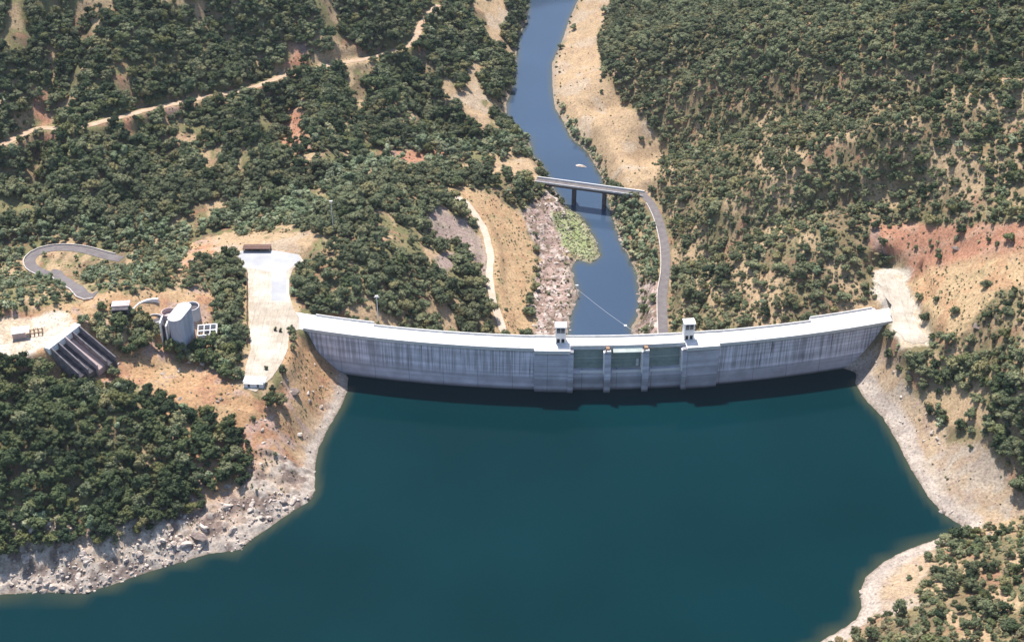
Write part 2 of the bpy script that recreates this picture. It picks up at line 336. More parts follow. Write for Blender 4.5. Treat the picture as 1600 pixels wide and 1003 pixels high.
# small scale roughness everywhere (gullies on steep red soil)
H = H + (1 - flat) * ((n3 - .5) * .45 + (n2 - .5) * 1.1 * sm(DR, 4, 14) * sm(DV, 3, 10)) + (1 - flat) * (mRed + mOr * .6) * (ridge(GX, GY * .5, 6, 2) - .5) * .7 * sm(DR, 5, 12)
H = np.where((DV > 0) & (DV < 80) & (GY > 500), np.maximum(H, -24.9 + np.minimum(DV, 6) * .1), H)
H = np.where((DR > 0) & upside, np.maximum(H, .05 + .1 * np.minimum(DR, 4)), H)
# ground under the dam is cut to its profile
ddx = (GX > XL + 10) & (GX < XR - 8) & (GY > yf(GX) + .8) & (GY < yf(GX) + 12)
H = np.where(ddx, np.minimum(H, 12), H)
_du = GY - yf(GX)
_m = np.maximum(np.maximum(XL - 5 - GX, GX - XR - 5), np.maximum(-.8 - _du, _du - 9.5))
_ct = 21.6 + np.maximum(_m, 0) * np.where(_du < -.8, .9, .8)
H = np.where((np.abs(_m) < 14) & (GX > XL - 16) & (GX < XR + 16), np.minimum(H, _ct), H)
mx_ = COLR.max(-1, keepdims=True); COLR = (mx_ + (COLR - mx_) * 1.12) * .80
COLR = np.clip(COLR * (.93 + .14 * vnoise(GX / 1.1, GY / 1.1))[..., None], 0, .85)
U, V, D = proj(GX, GY, H)
def Hg(x, y):
    x, y = np.atleast_1d(np.asarray(x, float)), np.atleast_1d(np.asarray(y, float))
    i = np.clip(np.searchsorted(gx, x) - 1, 0, len(gx) - 2); j = np.clip(np.searchsorted(gy, y) - 1, 0, len(gy) - 2)
    a = np.clip((x - gx[i]) / (gx[i + 1] - gx[i]), 0, 1); b = np.clip((y - gy[j]) / (gy[j + 1] - gy[j]), 0, 1)
    return (H[j, i] * (1 - a) + H[j, i + 1] * a) * (1 - b) + (H[j + 1, i] * (1 - a) + H[j + 1, i + 1] * a) * b
def hg(x, y): return float(Hg(x, y)[0])
def at(px, py): return hits(Hg, [(px, py)])[0]
# ---------------------------------------------------------------- materials
def mat(name, col, rough=.85, spec=.3, metal=0):
    m = bpy.data.materials.new(name); m.use_nodes = True
    b = m.node_tree.nodes['Principled BSDF']
    b.inputs['Base Color'].default_value = (*col, 1); b.inputs['Roughness'].default_value = rough
    b.inputs['Specular IOR Level'].default_value = spec; b.inputs['Metallic'].default_value = metal
    return m
def N(m, t, **k):
    n = m.node_tree.nodes.new(t)
    for a, b in k.items():
        if a.startswith('_'): n.inputs[a[1:].replace('_', ' ')].default_value = b
        else: setattr(n, a, b)
    return n
def L(m, a, b): m.node_tree.links.new(a, b)
def weathered(name, c1, c2, scale=.4, rough=.85, stretch=(1, 1, 1), bump=.0, detail=6, lo=.35, hi=.65, spec=.3):
    m = mat(name, c1, rough, spec)
    b = m.node_tree.nodes['Principled BSDF']
    g = N(m, 'ShaderNodeNewGeometry'); mp = N(m, 'ShaderNodeMapping'); mp.inputs['Scale'].default_value = stretch
    L(m, g.outputs['Position'], mp.inputs['Vector'])
    n = N(m, 'ShaderNodeTexNoise', _Scale=scale, _Detail=detail, _Roughness=.65)
    L(m, mp.outputs['Vector'], n.inputs['Vector'])
    r = N(m, 'ShaderNodeValToRGB'); r.color_ramp.elements[0].position = lo; r.color_ramp.elements[1].position = hi
    r.color_ramp.elements[0].color = (*c1, 1); r.color_ramp.elements[1].color = (*c2, 1)
    L(m, n.outputs['Fac'], r.inputs['Fac']); L(m, r.outputs['Color'], b.inputs['Base Color'])
    if bump:
        bp = N(m, 'ShaderNodeBump', _Strength=bump, _Distance=.3); L(m, n.outputs['Fac'], bp.inputs['Height']); L(m, bp.outputs['Normal'], b.inputs['Normal'])
    return m
def paving(name, c1, c2, scale=.07, rough=.85, lo=.4, hi=.6):
    m = weathered(name, c1, c2, scale, rough, lo=lo, hi=hi); b = m.node_tree.nodes['Principled BSDF']
    src = b.inputs['Base Color'].links[0].from_socket
    g = N(m, 'ShaderNodeNewGeometry'); n = N(m, 'ShaderNodeTexNoise', _Scale=1.2, _Detail=6, _Roughness=.7); mp = N(m, 'ShaderNodeMapping'); mp.inputs['Scale'].default_value = (1, .25, 1)
    L(m, g.outputs['Position'], mp.inputs['Vector']); L(m, mp.outputs['Vector'], n.inputs['Vector'])
    mr = N(m, 'ShaderNodeMapRange', _From_Min=.3, _From_Max=.62, _To_Min=.72, _To_Max=1.05); L(m, n.outputs['Fac'], mr.inputs['Value'])
    bk = N(m, 'ShaderNodeTexBrick', _Scale=.2, _Mortar_Size=.012); bk.offset = 0; bk.inputs['Color1'].default_value = bk.inputs['Color2'].default_value = (1, 1, 1, 1); bk.inputs['Mortar'].default_value = (.62, .6, .58, 1)
    bk.inputs['Brick Width'].default_value = 1.0; bk.inputs['Row Height'].default_value = 1.0; L(m, g.outputs['Position'], bk.inputs['Vector'])
    v1 = N(m, 'ShaderNodeVectorMath', operation='MULTIPLY'); L(m, src, v1.inputs[0]); L(m, bk.outputs['Color'], v1.inputs[1])
    v2 = N(m, 'ShaderNodeVectorMath', operation='SCALE'); L(m, v1.outputs['Vector'], v2.inputs[0]); L(m, mr.outputs['Result'], v2.inputs['Scale']); L(m, v2.outputs['Vector'], b.inputs['Base Color'])
    return m
def terrain_mat():
    m = mat('ground', (.4, .3, .2), .95, .1); b = m.node_tree.nodes['Principled BSDF']
    a = N(m, 'ShaderNodeAttribute', attribute_name='landcover')
    g = N(m, 'ShaderNodeNewGeometry')
    n = N(m, 'ShaderNodeTexNoise', _Scale=.9, _Detail=7, _Roughness=.7); L(m, g.outputs['Position'], n.inputs['Vector'])
    v = N(m, 'ShaderNodeTexVoronoi', _Scale=.55, feature='F1'); L(m, g.outputs['Position'], v.inputs['Vector'])
    mr = N(m, 'ShaderNodeMapRange', _From_Min=.3, _From_Max=.7, _To_Min=.55, _To_Max=1.32); L(m, n.outputs['Fac'], mr.inputs['Value'])
    mr2 = N(m, 'ShaderNodeMapRange', _From_Min=.05, _From_Max=.28, _To_Min=.5, _To_Max=1.0); L(m, v.outputs['Distance'], mr2.inputs['Value'])
    mu = N(m, 'ShaderNodeMath', operation='MULTIPLY'); L(m, mr.outputs['Result'], mu.inputs[0]); L(m, mr2.outputs['Result'], mu.inputs[1])
    vm = N(m, 'ShaderNodeVectorMath', operation='SCALE'); L(m, a.outputs['Color'], vm.inputs[0]); L(m, mu.outputs['Value'], vm.inputs['Scale'])
    L(m, vm.outputs['Vector'], b.inputs['Base Color'])
    bp = N(m, 'ShaderNodeBump', _Strength=.6, _Distance=.5); L(m, n.outputs['Fac'], bp.inputs['Height']); L(m, bp.outputs['Normal'], b.inputs['Normal'])
    return m
def water_mat(name, col, col2, rough, bump, shallow=None, spec=.5):
    m = mat(name, col, rough, spec); m.node_tree.nodes['Principled BSDF'].inputs['IOR'].default_value = 1.33; b = m.node_tree.nodes['Principled BSDF']
    g = N(m, 'ShaderNodeNewGeometry')
    n = N(m, 'ShaderNodeTexNoise', _Scale=.012, _Detail=3); L(m, g.outputs['Position'], n.inputs['Vector'])
    mx = N(m, 'ShaderNodeMix', data_type='RGBA'); mx.inputs[6].default_value = (*col, 1); mx.inputs[7].default_value = (*col2, 1)
    mr = N(m, 'ShaderNodeMapRange', _From_Min=.35, _From_Max=.65); L(m, n.outputs['Fac'], mr.inputs['Value']); L(m, mr.outputs['Result'], mx.inputs[0])
    out = mx.outputs[2]
    if shallow:
        a = N(m, 'ShaderNodeAttribute', attribute_name='shallow')
        m2 = N(m, 'ShaderNodeMix', data_type='RGBA'); m2.inputs[7].default_value = (*shallow, 1)
        L(m, out, m2.inputs[6]); L(m, a.outputs['Fac'], m2.inputs[0]); out = m2.outputs[2]
    L(m, out, b.inputs['Base Color'])
    w = N(m, 'ShaderNodeTexNoise', _Scale=.55, _Detail=4, _Roughness=.6)
    mp = N(m, 'ShaderNodeMapping'); mp.inputs['Scale'].default_value = (1, 1.8, 1); L(m, g.outputs['Position'], mp.inputs['Vector']); L(m, mp.outputs['Vector'], w.inputs['Vector'])
    bp = N(m, 'ShaderNodeBump', _Strength=bump, _Distance=.15); L(m, w.outputs['Fac'], bp.inputs['Height']); L(m, bp.outputs['Normal'], b.inputs['Normal'])
    return m
def foliage(name, dark, light, warm):
    m = mat(name, dark, .75, .15); b = m.node_tree.nodes['Principled BSDF']
    oi = N(m, 'ShaderNodeObjectInfo')
    r = N(m, 'ShaderNodeValToRGB'); e = r.color_ramp.elements
    e[0].position = 0; e[0].color = (*dark, 1); e[1].position = 1; e[1].color = (*warm, 1)
    x = e.new(.5); x.color = (*light, 1); e[-1].position = .85; x = e.new(.97); x.color = (warm[0] * 1.1, warm[1] * .97, warm[2] * .85, 1)
    L(m, oi.outputs['Random'], r.inputs['Fac'])
    g = N(m, 'ShaderNodeNewGeometry')
    n = N(m, 'ShaderNodeTexNoise', _Scale=1.1, _Detail=3); L(m, g.outputs['Position'], n.inputs['Vector'])
    n2 = N(m, 'ShaderNodeTexNoise', _Scale=.035, _Detail=3); L(m, g.outputs['Position'], n2.inputs['Vector'])
    mr = N(m, 'ShaderNodeMapRange', _From_Min=.3, _From_Max=.7, _To_Min=.55, _To_Max=1.5); L(m, n.outputs['Fac'], mr.inputs['Value'])
    mr2 = N(m, 'ShaderNodeMapRange', _From_Min=.3, _From_Max=.7, _To_Min=.75, _To_Max=1.3); L(m, n2.outputs['Fac'], mr2.inputs['Value'])
    mu = N(m, 'ShaderNodeMath', operation='MULTIPLY'); L(m, mr.outputs['Result'], mu.inputs[0]); L(m, mr2.outputs['Result'], mu.inputs[1])
    vm = N(m, 'ShaderNodeVectorMath', operation='SCALE'); L(m, r.outputs['Color'], vm.inputs[0]); L(m, mu.outputs['Value'], vm.inputs['Scale'])
    L(m, vm.outputs['Vector'], b.inputs['Base Color'])
    return m
def dam_mat(name, base, dark, streaks=True):
    m = mat(name, base, .9, .2); b = m.node_tree.nodes['Principled BSDF']
    g = N(m, 'ShaderNodeNewGeometry'); s = N(m, 'ShaderNodeSeparateXYZ'); L(m, g.outputs['Position'], s.inputs['Vector'])
    def noise(sc_, st, lo, hi, a, c):
        mp = N(m, 'ShaderNodeMapping'); mp.inputs['Scale'].default_value = st; L(m, g.outputs['Position'], mp.inputs['Vector'])
        n = N(m, 'ShaderNodeTexNoise', _Scale=sc_, _Detail=5, _Roughness=.6); L(m, mp.outputs['Vector'], n.inputs['Vector'])
        r = N(m, 'ShaderNodeMapRange', _From_Min=lo, _From_Max=hi, _To_Min=a, _To_Max=c); L(m, n.outputs['Fac'], r.inputs['Value']); return r.outputs['Result']
    def mul(a, c, op='MULTIPLY'):
        n = N(m, 'ShaderNodeMath', operation=op)
        for i, v in enumerate((a, c)):
            if isinstance(v, (int, float)): n.inputs[i].default_value = v
            else: L(m, v, n.inputs[i])
        return n.outputs[0]
    f = noise(.16, (1, 1, 1), .3, .7, .8, 1.15)
    if streaks:
        st = noise(1.5, (1, .1, .02), .47, .56, 0, 1)          # vertical run-off stains
        st2 = noise(.55, (1, .1, .03), .63, .66, 0, 1)
        up = N(m, 'ShaderNodeMapRange', _From_Min=5.5, _From_Max=10, _To_Min=0, _To_Max=1); L(m, s.outputs['Z'], up.inputs['Value'])
        dk = mul(mul(st, up.outputs['Result']), .4)
        dk2 = mul(mul(st2, up.outputs['Result']), .7)
        f = mul(f, mul(1.0, dk, 'SUBTRACT')); f = mul(f, mul(1.0, dk2, 'SUBTRACT'))
    lip_shade = N(m, 'ShaderNodeMapRange', _From_Min=19.6, _From_Max=20.6, _To_Min=1, _To_Max=.6); L(m, s.outputs['Z'], lip_shade.inputs['Value']); f = mul(f, lip_shade.outputs['Result'])  # shadow of the deck overhang painted as a dark line
    # lift joints and tide marks
    lines = noise(1.0, (.006, .006, .55), .42, .62, .78, 1.1)
    f = mul(f, lines)
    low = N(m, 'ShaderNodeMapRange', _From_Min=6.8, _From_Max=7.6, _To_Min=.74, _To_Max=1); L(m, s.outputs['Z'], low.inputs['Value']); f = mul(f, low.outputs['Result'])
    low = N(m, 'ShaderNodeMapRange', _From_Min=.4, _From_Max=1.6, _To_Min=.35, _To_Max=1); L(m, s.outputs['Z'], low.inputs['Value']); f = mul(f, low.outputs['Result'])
    # vertical block joints
    w = N(m, 'ShaderNodeMath', operation='FRACT'); L(m, mul(s.outputs['X'], 1 / 15.2), w.inputs[0])
    cmp = N(m, 'ShaderNodeMath', operation='LESS_THAN'); L(m, w.outputs[0], cmp.inputs[0]); cmp.inputs[1].default_value = .02
    f = mul(f, mul(1.0, mul(cmp.outputs[0], .35), 'SUBTRACT'))
    vm = N(m, 'ShaderNodeVectorMath', operation='SCALE'); vm.inputs[0].default_value = base; L(m, f, vm.inputs['Scale'])
    L(m, vm.outputs['Vector'], b.inputs['Base Color'])
    return m
M = dict(
    ground=terrain_mat(),
    water=water_mat('reservoir_water', (.0006, .0180, .0225), (.0008, .0225, .0285), .06, .08, (.040, .050, .034), .08),
    river=water_mat('river_water', (.036, .060, .100), (.042, .070, .115), .10, .08, (.07, .075, .055)),
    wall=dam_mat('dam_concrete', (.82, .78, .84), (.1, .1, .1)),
    block=dam_mat('block_concrete', (.58, .57, .62), (.1, .1, .1), False),
    deck=weathered('crest_concrete', (.60, .58, .55), (.74, .71, .67), .6, .8),
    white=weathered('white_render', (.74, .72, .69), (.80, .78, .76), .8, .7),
    grey=weathered('grey_concrete', (.40, .39, .40), (.55, .54, .54), .5, .85, (1, 1, .3)),
    plaza=paving('pale_paving', (.40, .335, .26), (.56, .495, .41), .07, .85, lo=.4, hi=.6),
    asphalt=weathered('asphalt', (.125, .108, .108), (.175, .155, .15), .35, .9),
    track=weathered('packed_earth', (.34, .225, .145), (.48, .36, .25), .25, .95),
    meadowtrack=weathered('pale_earth', (.46, .37, .28), (.56, .47, .38), .25, .95),
    gate=weathered('gate_paint', (.20, .27, .24), (.28, .34, .30), .5, .5, spec=.5),
    gatepale=weathered('pale_gate_paint', (.45, .50, .44), (.60, .62, .55), .4, .6),
    brown=weathered('rusty_brown', (.09, .05, .04), (.16, .09, .07), 1.5, .8),
    rust=weathered('rusted_steel', (.20, .11, .07), (.32, .20, .12), 1.2, .7),
    dark=mat('dark_opening', (.02, .02, .025), .9),
    glass=mat('window_glass', (.05, .06, .08), .15, .6),
    pinkwall=weathered('pink_render', (.42, .30, .27), (.50, .38, .34), 1, .9),
    cwall=weathered('pinkish_concrete', (.40, .32, .31), (.56, .45, .43), .5, .9),
    darkwall=weathered('dark_fin', (.13, .115, .12), (.26, .23, .235), .5, .9),
    silo=weathered('silo_concrete', (.34, .36, .42), (.50, .52, .58), .5, .85, (1, 1, .15)),
    parapet=weathered('worn_parapet', (.40, .355, .33), (.56, .51, .48), .8, .9),
    stained=weathered('stained_concrete', (.045, .04, .05), (.13, .115, .12), .5, .9),
    steel=mat('grey_steel', (.62, .62, .62), .5, .5),
    bark=weathered('bark', (.10, .075, .055), (.16, .12, .09), 3, .95),
    stone=weathered('stone', (.22, .17, .14), (.66, .565, .485), .55, .95, bump=.6),
    oak=foliage('oak_leaves', (.070, .086, .044), (.135, .150, .078), (.185, .188, .098)),
    shadedoak=foliage('shaded_oak_leaves', (.030, .046, .024), (.062, .082, .036), (.115, .130, .055)),  # darker copy of the oak leaves, slope shade put into the colour
    scrub=foliage('scrub_leaves', (.10, .118, .058), (.175, .180, .092), (.25, .22, .13)),
    light=foliage('fresh_leaves', (.14, .18, .095), (.21, .25, .14), (.29, .31, .19)),
    reed=foliage('reed_leaves', (.25, .27, .14), (.30, .31, .17), (.34, .34, .20)),
)
# ---------------------------------------------------------------- object helpers
def link(name, me, parent=None, m=None, **props):
    o = bpy.data.objects.new(name, me); COL.objects.link(o)
    if m is not None: me.materials.append(m)
    if parent is not None: o.parent = parent
    for k, v in props.items(): o[k] = v
    return o
def empty(name, loc, label, category, group=None, rz=0):
    o = bpy.data.objects.new(name, None); COL.objects.link(o); o.empty_display_size = .5
    o.location = loc; o.rotation_euler = (0, 0, rz); o['label'] = label; o['category'] = category
    if group: o['group'] = group
    return o
class MB:
    def __init__(s): s.v = []; s.f = []
    def add(s, vs, fs):
        n = len(s.v); s.v += [tuple(map(float, v)) for v in vs]; s.f += [tuple(i + n for i in f) for f in fs]; return s
    def box(s, x0, x1, y0, y1, z0, z1, rz=0, c=(0, 0)):
        vs = [(x, y, z) for z in (z0, z1) for x, y in ((x0, y0), (x1, y0), (x1, y1), (x0, y1))]
        if rz:
            ca, sa = math.cos(rz), math.sin(rz)
            vs = [(c[0] + (x - c[0]) * ca - (y - c[1]) * sa, c[1] + (x - c[0]) * sa + (y - c[1]) * ca, z) for x, y, z in vs]
        return s.add(vs, [(0, 3, 2, 1), (4, 5, 6, 7), (0, 1, 5, 4), (1, 2, 6, 5), (2, 3, 7, 6), (3, 0, 4, 7)])
    def prism(s, P, z0, z1):
        n = len(P)
        a = sum(P[i][0] * P[(i + 1) % n][1] - P[(i + 1) % n][0] * P[i][1] for i in range(n))
        if a < 0: P = P[::-1]
        zz = (lambda i, z: z[i] if hasattr(z, '__len__') else z)
        return s.add([(p[0], p[1], zz(i, z0)) for i, p in enumerate(P)] + [(p[0], p[1], zz(i, z1)) for i, p in enumerate(P)],
                     [tuple(range(n))[::-1], tuple(range(n, 2 * n))] + [(i, (i + 1) % n, n + (i + 1) % n, n + i) for i in range(n)])
    def cyl(s, x, y, r, z0, z1, n=20, r2=None):
        r2 = r if r2 is None else r2
        c = [(math.cos(2 * math.pi * i / n), math.sin(2 * math.pi * i / n)) for i in range(n)]
        return s.add([(x + r * a, y + r * b, z0) for a, b in c] + [(x + r2 * a, y + r2 * b, z1) for a, b in c],
                     [tuple(range(n))[::-1], tuple(range(n, 2 * n))] + [(i, (i + 1) % n, n + (i + 1) % n, n + i) for i in range(n)])
    def ring(s, x, y, r, t, z0, z1, n=28, a0=0, a1=2 * math.pi):
        full = abs(a1 - a0 - 2 * math.pi) < 1e-6; k = n if full else n + 1
        A = [a0 + (a1 - a0) * i / n for i in range(k)]
        vs = []
        for a in A:
            for rr in (r, r - t):
                for z in (z0, z1): vs.append((x + rr * math.cos(a), y + rr * math.sin(a), z))
        fs = []
        for i in range(n):
            a, b = 4 * i, 4 * ((i + 1) % k)
            fs += [(a, b, b + 1, a + 1), (a + 2, a + 3, b + 3, b + 2), (a + 1, b + 1, b + 3, a + 3), (a, a + 2, b + 2, b)]
        if not full: fs += [(0, 1, 3, 2), (4 * n, 4 * n + 2, 4 * n + 3, 4 * n + 1)]
        return s.add(vs, fs)
    def tube(s, P, r, n=6):
        P = [Vector(p) for p in P]; rings = []
        for i, p in enumerate(P):
            d = (P[min(i + 1, len(P) - 1)] - P[max(i - 1, 0)]).normalized()
            a = d.cross(Vector((0, 0, 1)) if abs(d.z) < .9 else Vector((1, 0, 0))).normalized(); b = d.cross(a)
            rr = r[i] if hasattr(r, '__len__') else r
            rings.append([p + (a * math.cos(t) + b * math.sin(t)) * rr for t in [2 * math.pi * k / n for k in range(n)]])
        vs = [v for q in rings for v in q]
        fs = [(i * n + k, i * n + (k + 1) % n, (i + 1) * n + (k + 1) % n, (i + 1) * n + k) for i in range(len(P) - 1) for k in range(n)]
        fs += [tuple(range(n))[::-1], tuple((len(P) - 1) * n + k for k in range(n))]
        return s.add(vs, fs)
    def mesh(s, name):
        me = bpy.data.meshes.new(name); me.from_pydata(s.v, [], s.f)
        bm = bmesh.new(); bm.from_mesh(me); bmesh.ops.recalc_face_normals(bm, faces=bm.faces); bm.to_mesh(me); bm.free()
        return me
    def build(s, name, m, parent=None, smooth=False, **props):
        me = s.mesh(name)
        if smooth: me.polygons.foreach_set('use_smooth', [True] * len(me.polygons))
        return link(name, me, parent, m, **props)
def sweep(prof, x0, x1, step=2.5, foot=None):
    """prof: list of (u downstream, z) swept along the curved dam line"""
    b = MB(); xs = np.linspace(x0, x1, max(2, int(abs(x1 - x0) / step) + 1)); n = len(prof)
    vs = []
    for x in xs:
        sl = float(yslope(x)); q = 1 / math.hypot(1, sl); nx, ny = -sl * q, q
        for u, z in prof: vs.append((x + u * nx, float(yf(x)) + u * ny, z))
    fs = [(i * n + k, (i + 1) * n + k, (i + 1) * n + (k + 1) % n, i * n + (k + 1) % n) for i in range(len(xs) - 1) for k in range(n)]
    fs += [tuple(range(n)), tuple((len(xs) - 1) * n + k for k in range(n))[::-1]]
    return b.add(vs, fs)
def rect(u0, u1, z0, z1): return [(u0, z0), (u1, z0), (u1, z1), (u0, z1)]
# ---------------------------------------------------------------- terrain and water
def grid_mesh(name, X, Y, Z):
    ny, nx = X.shape
    me = bpy.data.meshes.new(name)
    co = np.stack([X, Y, Z], -1).reshape(-1, 3).astype(np.float32)
    idx = np.arange(nx * ny).reshape(ny, nx)
    q = np.stack([idx[:-1, :-1], idx[:-1, 1:], idx[1:, 1:], idx[1:, :-1]], -1).reshape(-1, 4).astype(np.int32)
    me.vertices.add(len(co)); me.vertices.foreach_set('co', co.ravel())
    me.loops.add(q.size); me.loops.foreach_set('vertex_index', q.ravel())
    me.polygons.add(len(q)); me.polygons.foreach_set('loop_start', np.arange(0, q.size, 4, dtype=np.int32))
    me.polygons.foreach_set('use_smooth', np.ones(len(q), bool))
    me.update(); me.validate()
    return me
tm = grid_mesh('terrain', GX, GY, H)
ca = tm.color_attributes.new('landcover', 'FLOAT_COLOR', 'POINT')
ca.data.foreach_set('color', np.concatenate([COLR, np.ones(H.shape + (1,))], -1).astype(np.float32).ravel())
link('terrain', tm, None, M['ground'], kind='structure')
def shallow_attr(me, X, Y, dist, lim):
    at_ = me.attributes.new('shallow', 'FLOAT', 'POINT')
    at_.data.foreach_set('value', (sm(dist, -lim, 0)).astype(np.float32).ravel())
wx = axis(-700, 700, [(-700, -260, 20), (-260, 260, 2.2), (260, 700, 20)])
wv = np.concatenate([np.linspace(0, .4, 12)[:-1], np.linspace(.4, 1, 90) ** 1])
WX = np.broadcast_to(wx, (len(wv), len(wx))).copy()
yt = yf(WX) + 3.0
WY = -850 + (yt + 850) * (1 - (1 - wv[:, None]) ** 1.6)
wm = grid_mesh('reservoir', WX, WY, np.zeros(WX.shape))
shallow_attr(wm, WX, WY, sdf(WX, WY, RES[:22] + RES[44:] + [(-66, 520)] if False else RES) + 20 * (np.abs(WY - yf(WX)) < 9) * -1, 4.5)
link('reservoir', wm, None, M['water'], kind='structure')
rx = axis(-140, 320, [(-140, 320, 2.5)]); ry = axis(float(_c[2]) + 30, 2500, [(400, 1150, 2.5), (1150, 2600, 40)])
RX, RY = np.meshgrid(rx, ry)
rm = grid_mesh('river', RX, RY, np.full(RX.shape, -25.0))
shallow_attr(rm, RX, RY, np.minimum(sdf(RX, RY, RIV), sdf(RX, RY, RIVEXT)), 3.5)
link('river', rm, None, M['river'], kind='structure')
# ---------------------------------------------------------------- roads and paving
def strip(name, Lw, w, m, off=.05, kind='structure', cross=4, wob=.0):
    vs, fs = [], []
    n = len(Lw)
    for i in range(n):
        p = Lw[i]; d = Lw[min(i + 1, n - 1)] - Lw[max(i - 1, 0)]; d = d / (np.hypot(d[0], d[1]) + 1e-9)
        for k in range(cross + 1):
            s = (k / cross - .5) * w * (1 + wob * math.sin(i * .9 + k) + wob * .7 * math.sin(i * 2.3 + 2 * k) - (wob * 2.2 if wob and i in (0, n - 1) else 0))
            vs.append((p[0] - d[1] * s, p[1] + d[0] * s, p[2] + off))
    c = cross + 1
    fs = [(i * c + k, i * c + k + 1, (i + 1) * c + k + 1, (i + 1) * c + k) for i in range(n - 1) for k in range(cross)]
    b = MB().add(vs, fs)
    return b.build(name, m, None, kind=kind)
def ragged(Lw): return Lw
strip('road', ROADS['river_road'][0], 4.6, M['asphalt'])
strip('road', ROADS['hairpin_road'][0], 5.4, M['asphalt'])
strip('dirt_track', ROADS['dirt_track'][0], 4.6, M['track'], wob=.06)
strip('dirt_track', ROADS['meadow_track'][0], 3.6, M['meadowtrack'], wob=.12)
strip('access_road', ROADS['access_road'][0], 10.5, M['plaza'], wob=.22)
def kerbwall(name, Lw, side, off, wd, h, m, label, cat, i0=0, i1=None, gap=None):
    Q = Lw[i0:i1]; n = len(Q); prof = []
    vs = []
    for i in range(n):
        d = Q[min(i + 1, n - 1)] - Q[max(i - 1, 0)]; d = d / (np.hypot(d[0], d[1]) + 1e-9)
        for s, z in ((off, -.3), (off + wd, -.3), (off + wd, h), (off, h)):
            vs.append((Q[i][0] - d[1] * s * side, Q[i][1] + d[0] * s * side, Q[i][2] + z))
    fs = [(i * 4 + k, i * 4 + (k + 1) % 4, (i + 1) * 4 + (k + 1) % 4, (i + 1) * 4 + k) for i in range(n - 1) for k in range(4)]
    fs += [(0, 1, 2, 3), tuple(4 * (n - 1) + k for k in (3, 2, 1, 0))]
    return MB().add(vs, fs).build(name, m, None, label=label, category=cat)
rr = ROADS['river_road'][0]; hr = ROADS['hairpin_road'][0]
kerbwall('roadside_parapet', rr, -1, 2.5, .4, .7, M['parapet'], 'long low whitish parapet along the river side of the road below the bridge', 'parapet', 3)
kerbwall('roadside_parapet', hr, -1, 2.9, .45, .6, M['parapet'], 'pale parapet round the outer edge of the hairpin bend', 'parapet', 2, 66)
b = MB().prism(PLAZA, PZ - .4, PZ + .1); b.build('plaza', M['plaza'], None, kind='structure')
b = MB().prism([atz(x, y, PZ) for x, y in [(378, 392), (430, 392), (466, 398), (470, 406), (448, 424), (447, 470), (424, 470), (424, 425), (380, 418), (370, 405)]], PZ + .1, PZ + .115)
b.build('pavement', weathered('grey_paving', (.33, .33, .34), (.42, .415, .415), .12, .85), None, kind='structure')
# ---------------------------------------------------------------- dam
dam = empty('concrete_dam', (35, float(yf(35)), 0), 'long curved grey concrete dam with white crest road holding back the reservoir', 'dam')
def dpart(b, name, m, parent=dam, **k):
    o = b.build(name, m, None, **k); o.parent = parent
    o.matrix_parent_inverse = Matrix.Translation(dam.location).inverted() if parent is dam else Matrix.Identity(4)
    return o
X = lambda px: (px - 800) * .2762
xa, xb, x1, x2, x3, x4 = X(835), X(892), X(892), X(1072), X(1075), X(1125)
prof = [(0, -29), (0, 21.2), (8.6, 21.2), (8.6, 13), (36, -29)]
dpart(sweep(prof, XL - 6, xa - .02), 'wall', M['wall'])
dpart(sweep(prof, x4 + .02, XR + 6), 'wall', M['wall'])
pb = [(-1.6, -29), (-1.6, 21.15), (8.8, 21.15), (8.8, 13), (36, -29)]
dpart(sweep(pb, xa, x1 - 1.2), 'spillway_abutment', M['block'])
dpart(sweep(pb, x2 + 1.2, x4), 'spillway_abutment', M['block'])
# crest decks
dpart(sweep(rect(-.75, 9.1, 21.203, 22.0), XL - 6, xa), 'crest_road', M['deck'])
dpart(sweep(rect(-.75, 9.1, 21.203, 22.0), x4, XR + 6), 'crest_road', M['deck'])
dpart(sweep(rect(-2.5, 9.3, 21.153, 22.02), xa + .01, x1 - .3), 'crest_road', M['deck'])
dpart(sweep(rect(-2.5, 9.3, 21.153, 22.02), x2 + .3, x4 - .01), 'crest_road', M['deck'])
dpart(sweep(rect(1.6, 9.2, 20.9, 22.01), x1 - .29, x2 + .29), 'crest_bridge', M['deck'])
dpart(sweep(rect(9.12, 11.0, 19.5, 22.04), XL - 6, X(572)), 'crest_widening', M['deck'])
dpart(sweep(rect(9.12, 11.6, 19.5, 22.04), X(1288), XR + 8), 'crest_widening', M['deck'])
for u0, u1, a, c in ((-.75, -.4, X(468), xa - .02), (-.75, -.4, x4 + .02, XR + 1), (-2.5, -2.15, xa + .02, x1 - .3), (-2.5, -2.15, x2 + .3, x4 - .02), (1.6, 1.9, x1 - .25, x2 + .25),
                     (8.75, 9.1, X(573), xa), (8.75, 9.1, x4, X(1287)), (8.95, 9.3, xa + .02, x4 - .02), (10.65, 11.0, X(474), X(572)), (11.25, 11.6, X(1289), XR - 6)):
    dpart(sweep(rect(u0, u1, 22.0, 22.85), a, c), 'parapet', M['deck'])
# low kerb lines on the crest
dpart(sweep(rect(1.0, 1.2, 22.0, 22.22), X(468), xa - .5), 'kerb', M['grey']); dpart(sweep(rect(1.0, 1.2, 22.0, 22.22), x4 + .5, XR), 'kerb', M['grey'])
